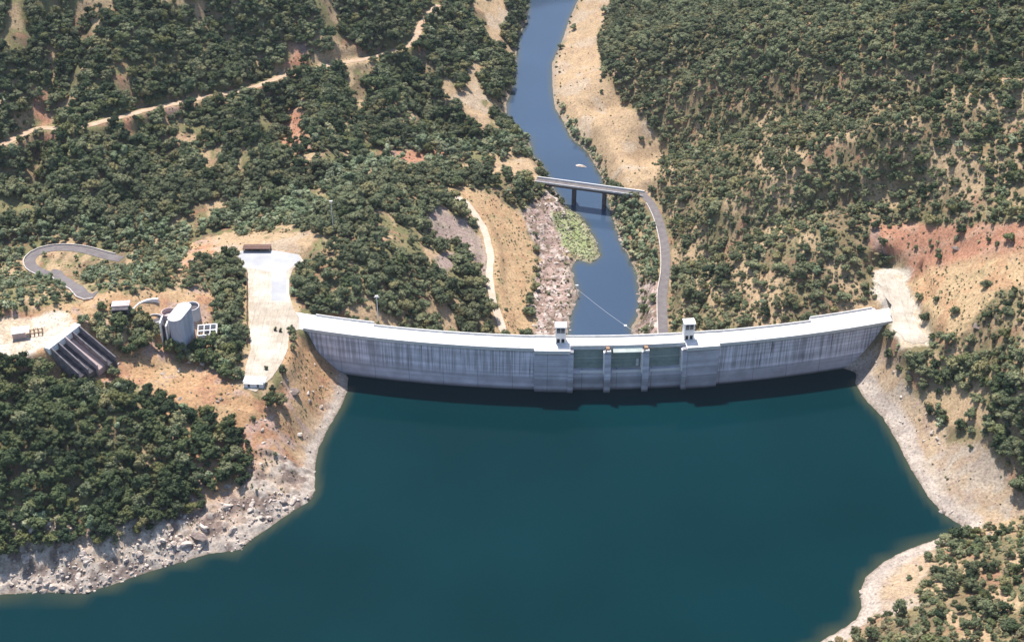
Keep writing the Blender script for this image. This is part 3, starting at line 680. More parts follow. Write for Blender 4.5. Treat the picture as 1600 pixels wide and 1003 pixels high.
# spillway
piers = [(X(945), X(955)), (X(1005), X(1015))]
ends = [(x1 - 1.2, x1 + 1.2), (x2 - 1.2, x2 + 1.2)]
bays = [(x1 + 1.2, piers[0][0]), (piers[0][1], piers[1][0]), (piers[1][1], x2 - 1.2)]
for a, c in piers + ends:
    po = dpart(sweep([(-1.9, -29), (-2.3, 9), (-.9, 20.9), (1.55, 21.3), (9, 20.88), (9, 8), (30, -29)], a + .01, c - .01, 1), 'pier', M['block'])
for (a, c) in bays:
    dpart(sweep([(0, -29), (0, 9.3), (1.2, 10.2), (2.4, 10.2), (8, 4), (30, -25), (30, -29)], a, c, 2), 'weir', M['block'])
    dpart(sweep(rect(-.35, .35, 9.6, 10.55), a + (3.0 if a < 30 else .8), c - .02, 2), 'sill_beam', M['white'])
for k, (a, c) in enumerate(bays):
    arc = [(3.6 + 4 * (1 - math.cos(t)) - 1.2, 10.25 + 8.2 * math.sin(t) / math.sin(1.05)) for t in np.linspace(0, 1.05, 9)]
    pr = arc + [(u + .35, z) for u, z in arc[::-1]]
    g = dpart(sweep(pr, a + .25, c - .25, 2), 'radial_gate', M['gate'])
    for zt in (12.6, 15.2):
        u = np.interp(zt, [q[1] for q in arc], [q[0] for q in arc])
        dpart(sweep(rect(u - .28, u - .02, zt, zt + .22), a + .3, c - .3, 2), 'gate_rib', M['gatepale'] if zt > 14 else M['gate'], g)
# walkway over the middle bay, white strips added as painted sunlight on right bay walls
dpart(sweep([(-.6, 20.2), (1.58, 21.5), (1.58, 21.9), (-.6, 20.6)], bays[1][0] + .9, bays[1][1] - .1, 2), 'walkway', M['gatepale'])
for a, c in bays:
    dpart(sweep([(-2.45, 10.4), (-1.15, 20.9), (.4, 20.9), (-.6, 10.4)], c - .55, c - .02, 1), 'sunlit_side_strip', M['white'])
for (a, c) in piers:
    q = dpart(sweep(rect(-.7, 1.2, 21.35, 22.6), a + .5, c - .6, 1), 'hoist_motor', M['rust'])
    dpart(sweep(rect(-1.6, -.75, 21.0, 21.9), a + .9, c - .2, 1), 'motor_cover', M['white'], q)
ga = dpart(sweep([(2.4, 11), (2.1, 15), (2.3, 15), (2.6, 11)], bays[1][1] - 2.3, bays[1][1] - 1.2, 1), 'access_ladder', M['white'])
# control towers
for px, lab in ((876, 'white control tower with a dark window standing left of the spillway gates'), (1080.5, 'white control tower standing right of the spillway gates')):
    x = X(px); sl = float(yslope(x)); u = 6.6; q = 1 / math.hypot(1, sl)
    t = empty('control_tower', (x - sl * q * u, float(yf(x)) + q * u, 22.02), lab, 'tower', 'control towers on the dam crest', math.atan(sl))
    w, dd, hh = 2.25, 1.9, 8.6
    MB().box(-w, w, -dd, dd, 0, 5.0).build('tower_body', M['white'], t)
    MB().box(-w, -w + .5, -dd, dd, 5.003, 7.9).box(w - .5, w, -dd, dd, 5.003, 7.9).box(-w + .5, w - .5, dd - .4, dd, 5.003, 7.9).build('upper_wall', M['white'], t)
    g = MB().box(-w + .5, w - .5, -dd + .25, -dd + .35, 5.003, 7.9).build('window', M['glass'], t)
    MB().box(-.08, .08, -dd + .12, -dd + .24, 5.01, 7.9).build('mullion', M['steel'], g)
    MB().box(-w - .3, w + .3, -dd - .3, dd + .3, 7.903, 8.4).build('roof', M['white'], t)
    for s in (-1, 1):
        MB().box(s * 1.0 - .65, s * 1.0 + .65, -dd - .04, -dd - .004, .1, 2.1).build('doorway', M['dark'], t)
# ---------------------------------------------------------------- bridge over the river
A = np.array((*atz(848, 283, -13.3), -13.3)); B_ = ROADS['river_road'][0][0].copy(); B_[2] = -13.3
dvec = (B_ - A)[:2]; Lb = float(np.hypot(*dvec)); rz = math.atan2(dvec[1], dvec[0])
br = empty('road_bridge', tuple(A), 'slim grey concrete bridge on two piers crossing the river below the dam', 'bridge', None, rz)
MB().box(-4, Lb + 3, -2.9, 2.9, -.35, .05).build('deck', M['asphalt'], br)
for s in (-1, 1):
    MB().box(-4, Lb + 1, s * 2.7 - .22, s * 2.7 + .22, .052, .95).build('parapet', M['grey'] if s < 0 else M['white'], br)
    MB().box(-1, Lb, s * 1.7 - .3, s * 1.7 + .3, -1.7, -.352).build('girder', M['stained'], br)
for px in (898, 945):
    k = None
    lx = (atz(px, 297, -13.3)[0] - A[0]) / math.cos(rz)
    MB().box(lx - .85, lx + .85, -2.3, 2.3, -15.5, -1.702).build('pier', M['stained'], br)
for lx in (-2.5, Lb + .5):
    MB().box(lx - 1.4, lx + 1.4, -3.0, 3.0, -9, -.36).build('abutment', M['cwall'], br)
# ---------------------------------------------------------------- silo group and the other concrete works
def zloc(px, py, z): return (*atz(px, py, z), z)
sx, sy = atz(281, 540, 27.5); sz = 26.5
silo = empty('concrete_silo', (sx, sy, sz), 'tall pale grey concrete silo block of rounded cells above the orange slope', 'silo')
ang = R(52)
r = 3.1; hS = 15.5
c2 = (6.2 * math.cos(ang) * .55, 6.2 * math.sin(ang) + 3)
def stadium(c0, c1, r, n=14):
    a = math.atan2(c1[1] - c0[1], c1[0] - c0[0])
    P = [(c0[0] + r * math.cos(a + math.pi / 2 + math.pi * i / n), c0[1] + r * math.sin(a + math.pi / 2 + math.pi * i / n)) for i in range(n + 1)]
    P += [(c1[0] + r * math.cos(a - math.pi / 2 + math.pi * i / n), c1[1] + r * math.sin(a - math.pi / 2 + math.pi * i / n)) for i in range(n + 1)]
    return P
MB().cyl(0, 0, r, -2, hS, 8).build('front_cell', M['silo'], silo)
MB().cyl(c2[0], c2[1], r, -2, hS - .01, 32).build('rear_cell', M['silo'], silo)
MB().prism(stadium((0, 0), c2, r - .7), -2, hS - .02).build('core_wall', M['silo'], silo)
MB().prism(stadium((0, 0), c2, r + .12), hS, hS + .35).build('roof', M['grey'], silo)
MB().box(-6.9, -6.35, -1.2, 4.5, -2, 13.6).build('fin_wall', M['white'], silo)
MB().box(-4.3, -3.75, -2.2, 2.0, -2, 12.6).build('fin_wall', M['white'], silo)
MB().box(-6.35, -4.3, .4, .9, -2, 11.5).build('infill_wall', M['stained'], silo)
MB().ring(-4.5, 7.2, 3.2, .35, 2, 13.6).cyl(-4.5, 7.2, 2.8, 2.1, 11.5).build('open_cell', M['cwall'], silo)
tk = (*atz(297, 470, 38), 38)
zb = hg(tk[0], tk[1])
t = empty('round_tank', (tk[0], tk[1], zb), 'round open tank with a dark inside behind the silo', 'tank')
MB().ring(0, 0, 3.6, .4, -2, 4.6).build('tank_wall', M['grey'], t); MB().cyl(0, 0, 3.15, -2, 3.3).build('tank_floor', M['stained'], t)
def build_at(px, py): 
    p = at(px, py); return p
p = at(324, 525)
t = empty('roofless_structure', (p[0], p[1], p[2] + .3), 'roofless white concrete frame of beams right of the silo', 'frame', None, R(8))
b = MB().box(-3.8, 4.6, 3.2, 3.7, -2, 3.4).box(4.05, 4.6, -4.5, 3.2, -2, 3.4).build('outer_wall', M['white'], t)
for y in (-4.4, -.9): MB().box(-3.4, 4.04, y, y + .5, 2.6, 3.3).build('beam', M['white'], t)
for x in (-3.8, -1.2, 1.4): MB().box(x, x + .45, -4.4, 3.19, 2.7, 3.39).build('cross_beam', M['grey'], t)
MB().box(-3.6, 4.0, -4.2, 3.1, -1.5, .2).build('floor', M['stained'], t)
p = at(190, 488)
t = empty('bunker', p, 'low dark square bunker with a pinkish roof left of the curved wall', 'bunker', None, R(6))
MB().box(-3.4, 3.4, -3, 3, -2, 3.2).build('wall', M['stained'], t); MB().box(-3.8, 3.8, -.5, 3.6, 3.203, 3.6).build('roof', M['cwall'], t); MB().box(-2.8, 2.8, -3.05, -3.004, .2, 2.8).build('opening', M['dark'], t)
p = at(232, 490)
t = empty('curved_wall', p, 'curved pale concrete retaining wall between the bunker and the silo', 'wall')
MB().ring(2.5, -1.5, 8.8, .8, -3, 3.2, 20, R(85), R(178)).build('wall_face', M['white'], t)
p = at(242, 503)
t = empty('round_basin', p, 'low broken round concrete basin in front of the curved wall', 'basin')
MB().ring(0, 0, 3.6, .45, -2.5, 1.9, 24).build('basin_wall', M['grey'], t); MB().cyl(0, 0, 3.1, -2.5, .6).build('basin_floor', M['stained'], t)
# aggregate bins: sloping chutes between fin walls below the yard
P0, P1 = np.array(atz(124, 512, YZ)), np.array(atz(80, 546, YZ))      # top edge
dn = np.array([P1[0] - P0[0], P1[1] - P0[1]]); Lt = float(np.hypot(*dn)); ex = dn / Lt
fall = np.array([ex[1] * -1, ex[0]]);
if fall[0] < 0: fall = -fall
rzb = math.atan2(ex[1], ex[0])
t = empty('aggregate_bins', (P0[0], P0[1], YZ), 'sloping concrete storage bins with dark chutes between fin walls below the pale yard', 'bins', None, 0)
def loc3(s, f, z): return (ex[0] * s + fall[0] * f, ex[1] * s + fall[1] * f, z)
def slab(s0, s1, f0, f1, zt0, zt1, th):
    vs = [loc3(s, f, z) for z_ in (0, 1) for s, f, z in ((s0, f0, zt0 - th * (1 - z_)), (s1, f0, zt0 - th * (1 - z_)), (s1, f1, zt1 - th * (1 - z_)), (s0, f1, zt1 - th * (1 - z_)))]
    return MB().add(vs, [(0, 3, 2, 1), (4, 5, 6, 7), (0, 1, 5, 4), (1, 2, 6, 5), (2, 3, 7, 6), (3, 0, 4, 7)])
slab(-1, Lt + 1, -3.0, 0, .9, .9, 3).build('loading_edge', M['white'], t)
ns = 4
for k in range(ns + 1):
    s = k * (Lt / ns)
    slab(s - .25, s + .25, .01, 17 - k * 1.2, 1.0, -9.5 + k * .4, 7).build('fin_wall', M['cwall'] if k == 2 else M['darkwall'], t)
for k in range(ns):
    s = k * (Lt / ns)
    slab(s + .26, s + Lt / ns - .26, .02, 16 - k * 1.2, -2.6, -11.6 + k * .4, 3).build('chute', M['pinkwall'] if k == 1 else M['stained'], t)
# shed in the yard
p = zloc(38, 524, YZ)
t = empty('open_shed', p, 'low open shed with white roof and pinkish end wall on the pale yard', 'shed', None, R(14))
MB().box(-4.5, 2.5, -2.4, 2.4, 2.75, 3.0).build('roof', M['white'], t)
MB().box(-4.3, -4.0, -2.2, 2.2, 0, 2.7).build('end_wall', M['pinkwall'], t); MB().box(-4.0, 1.0, -2.25, -2.0, 0, 2.7).build('front_wall', M['pinkwall'], t)
for i in range(4): MB().tube([(2.5 + i * 1.6, -2, 0), (2.5 + i * 1.6, 0, 2.6), (2.5 + i * 1.6, 2, 0)], .16).build('roof_truss', M['rust'], t)
for s in (-1, 1): MB().box(1.0, 7.6, s * 1.2 - .12, s * 1.2 + .12, 1.2, 1.42).build('rail', M['rust'], t)
# things on the plaza
p = zloc(402, 391, PZ + .1)
t = empty('equipment_shelter', (p[0], p[1], p[2]), 'long low brown open shelter at the far end of the pale plaza', 'shelter')
MB().box(-6.6, 6.6, -1.9, 2.1, 1.7, 1.95).build('roof', M['brown'], t); MB().box(-6.5, 6.5, 1.85, 2.0, 0, 1.69).build('back_wall', M['brown'], t)
for x in (-6.2, -2.1, 2.1, 6.2): MB().box(x - .12, x + .12, -1.7, -1.46, 0, 1.69).build('post', M['rust'], t)
MB().box(-6.6, 6.6, -.1, .15, 1.952, 2.1).build('ridge_cap', M['rust'], t)
p = zloc(398, 601, PZ + .1)
t = empty('white_hut', (p[0], p[1], p[2]), 'small white hut with a flat roof at the near end of the plaza', 'hut', None, R(-4))
MB().box(-4.1, 4.1, -2.0, 2.0, -1, 1.9).build('wall', M['white'], t); MB().box(-4.6, 4.8, -1.2, 3.0, 1.903, 2.15).build('roof', M['grey'], t)
for x in (-2.4, 1.4): MB().box(x, x + .9, -2.05, -2.004, .2, 1.7).build('window', M['glass'], t)
fp = [atz(388, y, PZ) for y in (427, 445, 465, 485, 505, 540)]
t = empty('boundary_fence', (fp[0][0] - .6, fp[0][1], PZ), 'dark boundary fence along the left edge of the plaza', 'fence')
o0 = t.location
for i in range(len(fp) - 1):
    a, c = fp[i], fp[i + 1]
    MB().prism([(a[0] - .6 - o0.x, a[1] - o0.y), (a[0] - .45 - o0.x, a[1] - o0.y), (c[0] - .45 - o0.x, c[1] + .15 - o0.y), (c[0] - .6 - o0.x, c[1] + .15 - o0.y)], -.5, 1.9).build('panel', M['brown'], t)
for i in range(len(fp)):
    MB().box(fp[i][0] - .7 - o0.x, fp[i][0] - .35 - o0.x, fp[i][1] - .15 - o0.y, fp[i][1] + .1 - o0.y, -.5, 2.2).build('post', M['brown'], t)
# two dark planters, one lamp
for px, py, lab in ((430, 516, 'dark round planter on the plaza, left one of two near the dam end'), (438, 518, 'dark planter with a bent shrub, right one of two near the dam end')):
    p = zloc(px, py, PZ + .1)
    t = empty('planter', p, lab, 'planter')
    MB().cyl(0, 0, .55, 0, .5, 14, .7).build('pot', M['dark'], t)
    MB().tube([(0, 0, .5), (.1, 0, 1.0), (.45, .1, 1.5), (.2, .1, 1.9)], [.35, .55, .5, .2], 8).build('shrub', M['oak'], t)
def mast(px, py_base, py_top, lab, arm=1.2, base=None, name='lamp_mast', cat='mast', z=None):
    p = at(px, py_base) if base is None else base
    d = float(proj(*p)[2]); h = (py_base - py_top) / (F / d) / cp
    t = empty(name, p, lab, cat)
    MB().cyl(0, 0, .24, -1, h, 10, .14).build('pole', M['steel'], t)
    MB().box(-arm, arm, -.12, .12, h - .5, h - .2).build('crossarm', M['steel'], t)
    MB().box(-.7, .7, -.35, .35, h, h + .5).build('lamp_head', M['white'], t)
    return t
mast(591, 503, 464, 'tall pale lattice lamp mast rising behind the left half of the dam')
mast(521, 362, 318, 'white pole standing in the trees beyond the plaza', .5)
mast(901, 460, 447, 'small cable post on the pale rocks left of the river', .4, None, 'cable_post', 'post')
# cable to the dam
a = Vector(at(901, 460)) + Vector((0, 0, 3.5)); c = Vector((X(1000), float(yf(X(1000))) + 9.0, 22.9))
pts = [a.lerp(c, k / 24) - Vector((0, 0, .8 * math.sin(math.pi * k / 24))) for k in range(25)]
MB().tube(pts, .04, 5).build('overhead_cable', M['steel'], None, label='thin pale cable stretched over the river behind the spillway', category='cable')
# masonry landing and gauge hut beyond the spillway
p = at(977, 512)
t = empty('gauge_hut', p, 'tiny white gauge hut at the water edge beyond the spillway', 'hut')
MB().box(-.6, .6, -.6, .6, -1, 1.3).build('wall', M['white'], t); MB().box(-.75, .75, -.75, .75, 1.303, 1.45).build('roof', M['grey'], t)
# ---------------------------------------------------------------- rocks
def rockmesh(seed, r=1.0, flat=.7):
    bm = bmesh.new(); bmesh.ops.create_icosphere(bm, subdivisions=2, radius=1)
    rr_ = random.Random(seed)
    pl = [(Vector((rr_.gauss(0, 1), rr_.gauss(0, 1), rr_.gauss(0, 1))).normalized(), rr_.uniform(.45, .8)) for _ in range(13)]
    for v in bm.verts:
        for n, d in pl:
            e = v.co.dot(n) - d
            if e > 0: v.co -= n * e
        v.co = Vector((v.co.x * 1.2, v.co.y, v.co.z * flat)) * r
    me = bpy.data.meshes.new('rock'); bm.to_mesh(me); bm.free(); me.materials.append(M['stone']); return me
ROCKS = [rockmesh(s) for s in range(5)]
DARKROCK = [rockmesh(s + 20) for s in range(3)]
for m_ in DARKROCK: m_.materials[0] = weathered('dark_stone', (.10, .08, .075), (.26, .20, .17), .7, .95, bump=.6)
# ---------------------------------------------------------------- tree prototypes
def blob_cards(seed, lobes, ncard, size, flatten=.85):
    g = random.Random(seed); vs, fs = [], []
    tot = sum(l[3] ** 2 for l in lobes)
    for cx, cy, cz, r in lobes:
        n = int(ncard * r * r / tot)
        for _ in range(n):
            d = Vector((g.gauss(0, 1), g.gauss(0, 1), g.gauss(.35, 1))).normalized()
            if d.z < -.55: d.z *= -.6
            k = r * g.uniform(.78, 1.08)
            c = Vector((cx, cy, cz)) + Vector((d.x * k, d.y * k, d.z * k * flatten))
            nrm = (d + Vector((g.uniform(-.45, .45), g.uniform(-.45, .45), g.uniform(-.3, .5)))).normalized()
            a = nrm.orthogonal().normalized(); a = (Matrix.Rotation(g.uniform(0, 6.3), 3, nrm) @ a); b_ = nrm.cross(a)
            s = size * g.uniform(.6, 1.3); i = len(vs)
            h_ = nrm * s * .35
            vs += [tuple(c + a * s), tuple(c + b_ * s * .8), tuple(c - a * s), tuple(c - b_ * s * .8), tuple(c + h_)]
            fs += [(i, i + 1, i + 4), (i + 1, i + 2, i + 4), (i + 2, i + 3, i + 4), (i + 3, i, i + 4)]
        # dense inner mass
        bm = bmesh.new(); bmesh.ops.create_icosphere(bm, subdivisions=1, radius=r * .8)
        i = len(vs)
        vs += [(v.co.x * g.uniform(.85, 1.1) + cx, v.co.y * g.uniform(.85, 1.1) + cy, v.co.z * flatten * g.uniform(.85, 1.1) + cz) for v in bm.verts]
        fs += [tuple(v.index + i for v in f.verts) for f in bm.faces]; bm.free()
    return vs, fs
def crown_mesh(seed, kind):
    g = random.Random(seed * 13 + 5)
    if kind == 'oak':      # unit: crown radius 1
        L_ = [(g.uniform(-.15, .15), g.uniform(-.15, .15), 1.1, g.uniform(.45, .62))] + [(.56 * math.cos(a) * g.uniform(.6, 1.3), .56 * math.sin(a) * g.uniform(.6, 1.3), g.uniform(.65, 1.3), g.uniform(.28, .52)) for a in [g.uniform(0, .9) + i * 6.28 / 7 for i in range(7)]]
        L_ += [(g.uniform(-.4, .4), g.uniform(-.4, .4), g.uniform(1.35, 1.6), g.uniform(.25, .38))]
        n, s = 330, .115
    elif kind == 'light':
        L_ = [(g.uniform(-.5, .5), g.uniform(-.5, .5), g.uniform(.6, 1.5), g.uniform(.3, .5)) for i in range(8)]; n, s = 280, .12
    elif kind == 'scrub':
        L_ = [(g.uniform(-.55, .55), g.uniform(-.55, .55), g.uniform(.28, .55), g.uniform(.34, .55)) for i in range(5)]; n, s = 150, .15
    else:
        L_ = [(g.uniform(-.6, .6), g.uniform(-.6, .6), g.uniform(.15, .35), g.uniform(.25, .4)) for i in range(6)]; n, s = 130, .15
    vs, fs = blob_cards(seed, L_, n, s)
    me = bpy.data.meshes.new(kind + '_crown'); me.from_pydata(vs, [], fs); me.materials.append(M[kind]); me.update(); return me
def trunk_mesh(seed):
    g = random.Random(seed); b = MB()
    b.tube([(0, 0, -.35), (.02, 0, .2), (.05, .03, .55), (.0, .05, .95)], [.085, .065, .05, .03], 6)
    for i in range(4):
        a = g.uniform(0, 1) + i * 1.57
        b.tube([(.03, .02, .4 + .06 * i), (.25 * math.cos(a), .25 * math.sin(a), .75), (.5 * math.cos(a), .5 * math.sin(a), 1.0)], [.035, .025, .012], 5)
    me = b.mesh('trunk'); me.materials.append(M['bark']); return me
CR = {k: [crown_mesh(s + 10 * i, k) for s in range(n)] for i, (k, n) in enumerate((('oak', 8), ('light', 4), ('scrub', 4), ('reed', 3)))}
CR['shadedoak'] = [m_.copy() for m_ in CR['oak']]
for m_ in CR['shadedoak']: m_.materials[0] = M['shadedoak']
TR = [trunk_mesh(s) for s in range(3)]
# ---------------------------------------------------------------- scatter
def scatter(cell, dens, box=(-520, 620, 255, 1230)):
    nx, ny = int((box[1] - box[0]) / cell), int((box[3] - box[2]) / cell)
    i, j = np.meshgrid(np.arange(nx), np.arange(ny))
    x = (box[0] + (i + .5 + rng.uniform(-.42, .42, i.shape) + .5 * (j % 2)) * cell).ravel(); y = (box[2] + (j + .5 + rng.uniform(-.42, .42, i.shape)) * cell).ravel()
    return x, y
def info(x, y):
    z = Hg(x, y); u, v, d = proj(x, y, z)
    dr = sdf(x, y, RES); dv = np.minimum(sdf(x, y, RIV), sdf(x, y, RIVEXT))
    return z, u, v, d, dr, dv
def roadclear(x, y, pad=1.5):
    ok = np.ones(x.shape, bool)
    for nm, (Lw, w) in ROADS.items():
        ok &= pdist(x, y, Lw[:, :2], False) > w / 2 + pad
    for P in (PLAZA, YARD): ok &= sdf(x, y, P) > pad
    return ok
x, y = scatter(3.25, 1); xb_, yb_ = scatter(3.25, 1)
second = np.concatenate([np.zeros(len(x), bool), np.ones(len(xb_), bool)]); x = np.concatenate([x, xb_]); y = np.concatenate([y, yb_])
_sx, _sy = (Hg(x + 3, y) - Hg(x - 3, y)) / 6, (Hg(x, y + 3) - Hg(x, y - 3)) / 6
steep = np.clip((np.sqrt(1 + _sx ** 2 + _sy ** 2) - 1.06) * 1.9, 0, .9)
z, u, v, d, dr, dv = info(x, y)
frame = (u > -260) & (u < 1860) & (v > -130) & (v < 1220)
keep = frame & (dr > 4) & (dv > 1.2) & roadclear(x, y, 1.7)
keep &= ~((x > XL - 4) & (x < XR + 2) & (y > yf(x) - 4) & (y < yf(x) + 17))
# clearings and density
ju, jv = u + (fbm(x, y, 8, 2) - .5) * 18, v + (fbm(x + 300, y, 8, 2) - .5) * 14
dn_ = np.ones(x.shape)
gap = fbm(x, y * .55, 13, 3)
left = (u < 830) & (v < 370)
right = (u > 830) & (v < 560)
dn_ = np.where(left, .93 * sm(gap, .70, .60) , dn_)
gap2 = fbm(x * 1.3 + 70, y * .45, 9, 3)
rgt_lo = sm(v, 120, 260)
dn_ = np.where(right, 1.0 - rgt_lo * .6 * sm(gap2, .51, .59), dn_)
mid = (u > 460) & (u < 790) & (v > 270) & (v < 530); dn_ = np.where(mid, .93 * sm(gap, .68, .58), dn_)
hair = (u < 300) & (v > 380) & (v < 500); dn_ = np.where(hair, .85, dn_)
hl = (u < 420) & (v > 560) & (v < 900); dn_ = np.where(hl, 1.0, dn_)
br_ = (u > 1280) & (v > 780); dn_ = np.where(br_, .80, dn_)
for P, f in DENS:
    dn_ = np.where(inpoly(ju, jv, P), np.minimum(dn_, f), dn_)
for P in LIGHT[1:]: dn_ = np.where(inpoly(u, v, P) & (dv > 1), .95, dn_)
keep &= rng.random(x.shape) < np.where(second, dn_ * steep * .75, dn_)
x, y, z, u, v, d, gap2, gap = [a[keep] for a in (x, y, z, u, v, d, gap2, gap)]
isl = np.zeros(x.shape, bool)
for P in LIGHT: isl |= inpoly(u, v, P)
isl &= rng.random(x.shape) < np.where(u > 840, .95, .72)
isl |= (rng.random(x.shape) < .015)
right = (u > 830) & (v < 560)
size = (1.6 + 2.0 * rng.random(x.shape) ** 1.5) * (1 + .25 * (rng.random(x.shape) < .12))
size = np.where((v > 560) & (u < 450), size * 1.06, size)
size = np.where((v < 370) & (u < 830), size * 1.1, size)
size = np.where(right, size * rng.uniform(.7, 1.0, x.shape), size)
size = np.where(right & (v < 120), size * 1.1, size)
size = np.where((u > 1280) & (v > 780), size * rng.uniform(.55, 1.0, x.shape), size)
size = np.where((u < 330) & (v > 380) & (v < 500), size * .8, size)
isc = (right & (rng.random(x.shape) < .55 * sm(v, 20, 220))) | ((u > 1280) & (v > 780) & (rng.random(x.shape) < .45)) | (rng.random(x.shape) < .05) | ((u < 330) & (v > 400) & (v < 500) & (rng.random(x.shape) < .5))
isc |= (u > 480) & (u < 780) & (v > 270) & (v < 520) & (rng.random(x.shape) < .18)
isc &= ~isl
# extra undergrowth points
x2_, y2_ = scatter(3.0, 1)
z2, u2, v2, d2, dr2, dv2 = info(x2_, y2_)
k2 = (u2 > -60) & (u2 < 1660) & (v2 > -60) & (v2 < 1060) & (dr2 > 3) & (dv2 > .6) & roadclear(x2_, y2_, .8) & ~((x2_ > XL - 4) & (x2_ < XR + 2) & (y2_ > yf(x2_) - 3) & (y2_ < yf(x2_) + 16))
p2 = np.full(x2_.shape, .10)
p2 = np.where((u2 > 830) & (v2 < 560) & (v2 > 60), .9, p2)
p2 = np.where((u2 > 1280) & (v2 > 800), .55, p2)
p2 = np.where((u2 < 330) & (v2 > 380) & (v2 < 500), .6, p2)
p2 = np.where((u2 > 480) & (u2 < 780) & (v2 > 270) & (v2 < 520), .25, p2)
for P, f in DENS: p2 = np.where(inpoly(u2, v2, P), .0, p2)
for P in MEADOW + RED[:1] + ROCK: p2 = np.where(inpoly(u2, v2, P), .07, p2)
p2 = np.where(inpoly(u2, v2, SPECK[0]), .28, p2)
p2 = np.where(inpoly(u2, v2, SAND[1]), .012, p2)
p2 = np.where((u2 < 545) & (u2 > 180) & (v2 > 560) & (dr2 > 9), .035, p2)
p2 = np.where((dv2 < 6) & (dv2 > .6) & (y2_ > 560), np.maximum(p2, .25), p2)
p2 = np.where(inpoly(u2, v2, PALE[0]), .012, p2); p2 = np.where(inpoly(u2, v2, CREAM[0]), 0, p2)
k2 &= rng.random(x2_.shape) < p2
x2_, y2_, z2, u2, v2 = [a[k2] for a in (x2_, y2_, z2, u2, v2)]
s2 = rng.uniform(.6, 1.5, x2_.shape) * np.where(inpoly(u2, v2, SPECK[0]) | (u2 < 545) & (v2 > 560), .55, 1)
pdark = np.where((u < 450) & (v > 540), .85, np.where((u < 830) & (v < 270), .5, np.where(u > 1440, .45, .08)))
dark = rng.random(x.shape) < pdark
# ---- the 300 largest trees in view become objects of their own
SUN_AZ_DIR = Vector((-.40, .92, 0)).normalized()
kind = np.where(isl, 1, np.where(isc, 2, 0))
inview = (u > 4) & (u < 1596) & (v > 12) & (v < 1000)
appar = size / d
cand = np.where(inview & (kind == 0))[0]
cand = cand[np.argsort(-appar[cand])][:300]
ind = np.zeros(x.shape, bool); ind[cand] = True
def region(u_, v_, x_):
    if u_ < 450 and v_ > 540: return ('dark green oak packed in the headland wood left of the reservoir', 'oaks of the dark headland wood')
    if u_ > 1280 and v_ > 800: return ('green oak among low scrub on the near slope at the bottom right corner', 'oaks on the bottom right slope')
    if u_ > 1380: return ('dark oak on the steep bank right of the dam and its access road', 'oaks on the bank right of the dam')
    if u_ > 830: return ('grey green oak on the dotted hillside behind the right half of the dam', 'oaks on the hillside right of the river')
    if 455 < u_ and v_ > 270: return ('round green oak on the wooded knoll between the plaza and the meadow', 'oaks on the knoll behind the dam')
    if u_ < 400 and v_ > 440: return ('dark oak growing around the concrete silo and bins', 'oaks around the silo')
    return ('dark oak on the wooded slope left of the river', 'oaks on the left hillside')
protos = {}
def place_tree(x_, y_, z_, s, rz, label, group, vi, kind='oak', name='oak_tree', cat='tree'):
    r = bpy.data.objects.new(name, None); r.empty_display_size = .5; COL.objects.link(r)
    r.location = (x_, y_, z_); r.rotation_euler = (0, 0, rz); r.scale = (s, s, s * (.95 + .2 * ((vi * 7) % 5) / 5))
    r['label'] = label; r['category'] = cat
    if group: r['group'] = group
    key = (kind, vi % len(CR[kind]))
    if key not in protos:
        c = bpy.data.objects.new('crown', CR[kind][key[1]]); t_ = bpy.data.objects.new('trunk', TR[key[1] % 3]); protos[key] = (c, t_)
    for o in protos[key]:
        q = o.copy(); COL.objects.link(q); q.parent = r
    return r
for n_, i in enumerate(np.where(ind)[0]):
    lab, grp = region(u[i], v[i], x[i])
    place_tree(x[i], y[i], z[i], size[i], float(rng.uniform(0, 6.28)), lab, grp, int(rng.integers(0, 8)), 'shadedoak' if dark[i] else 'oak')
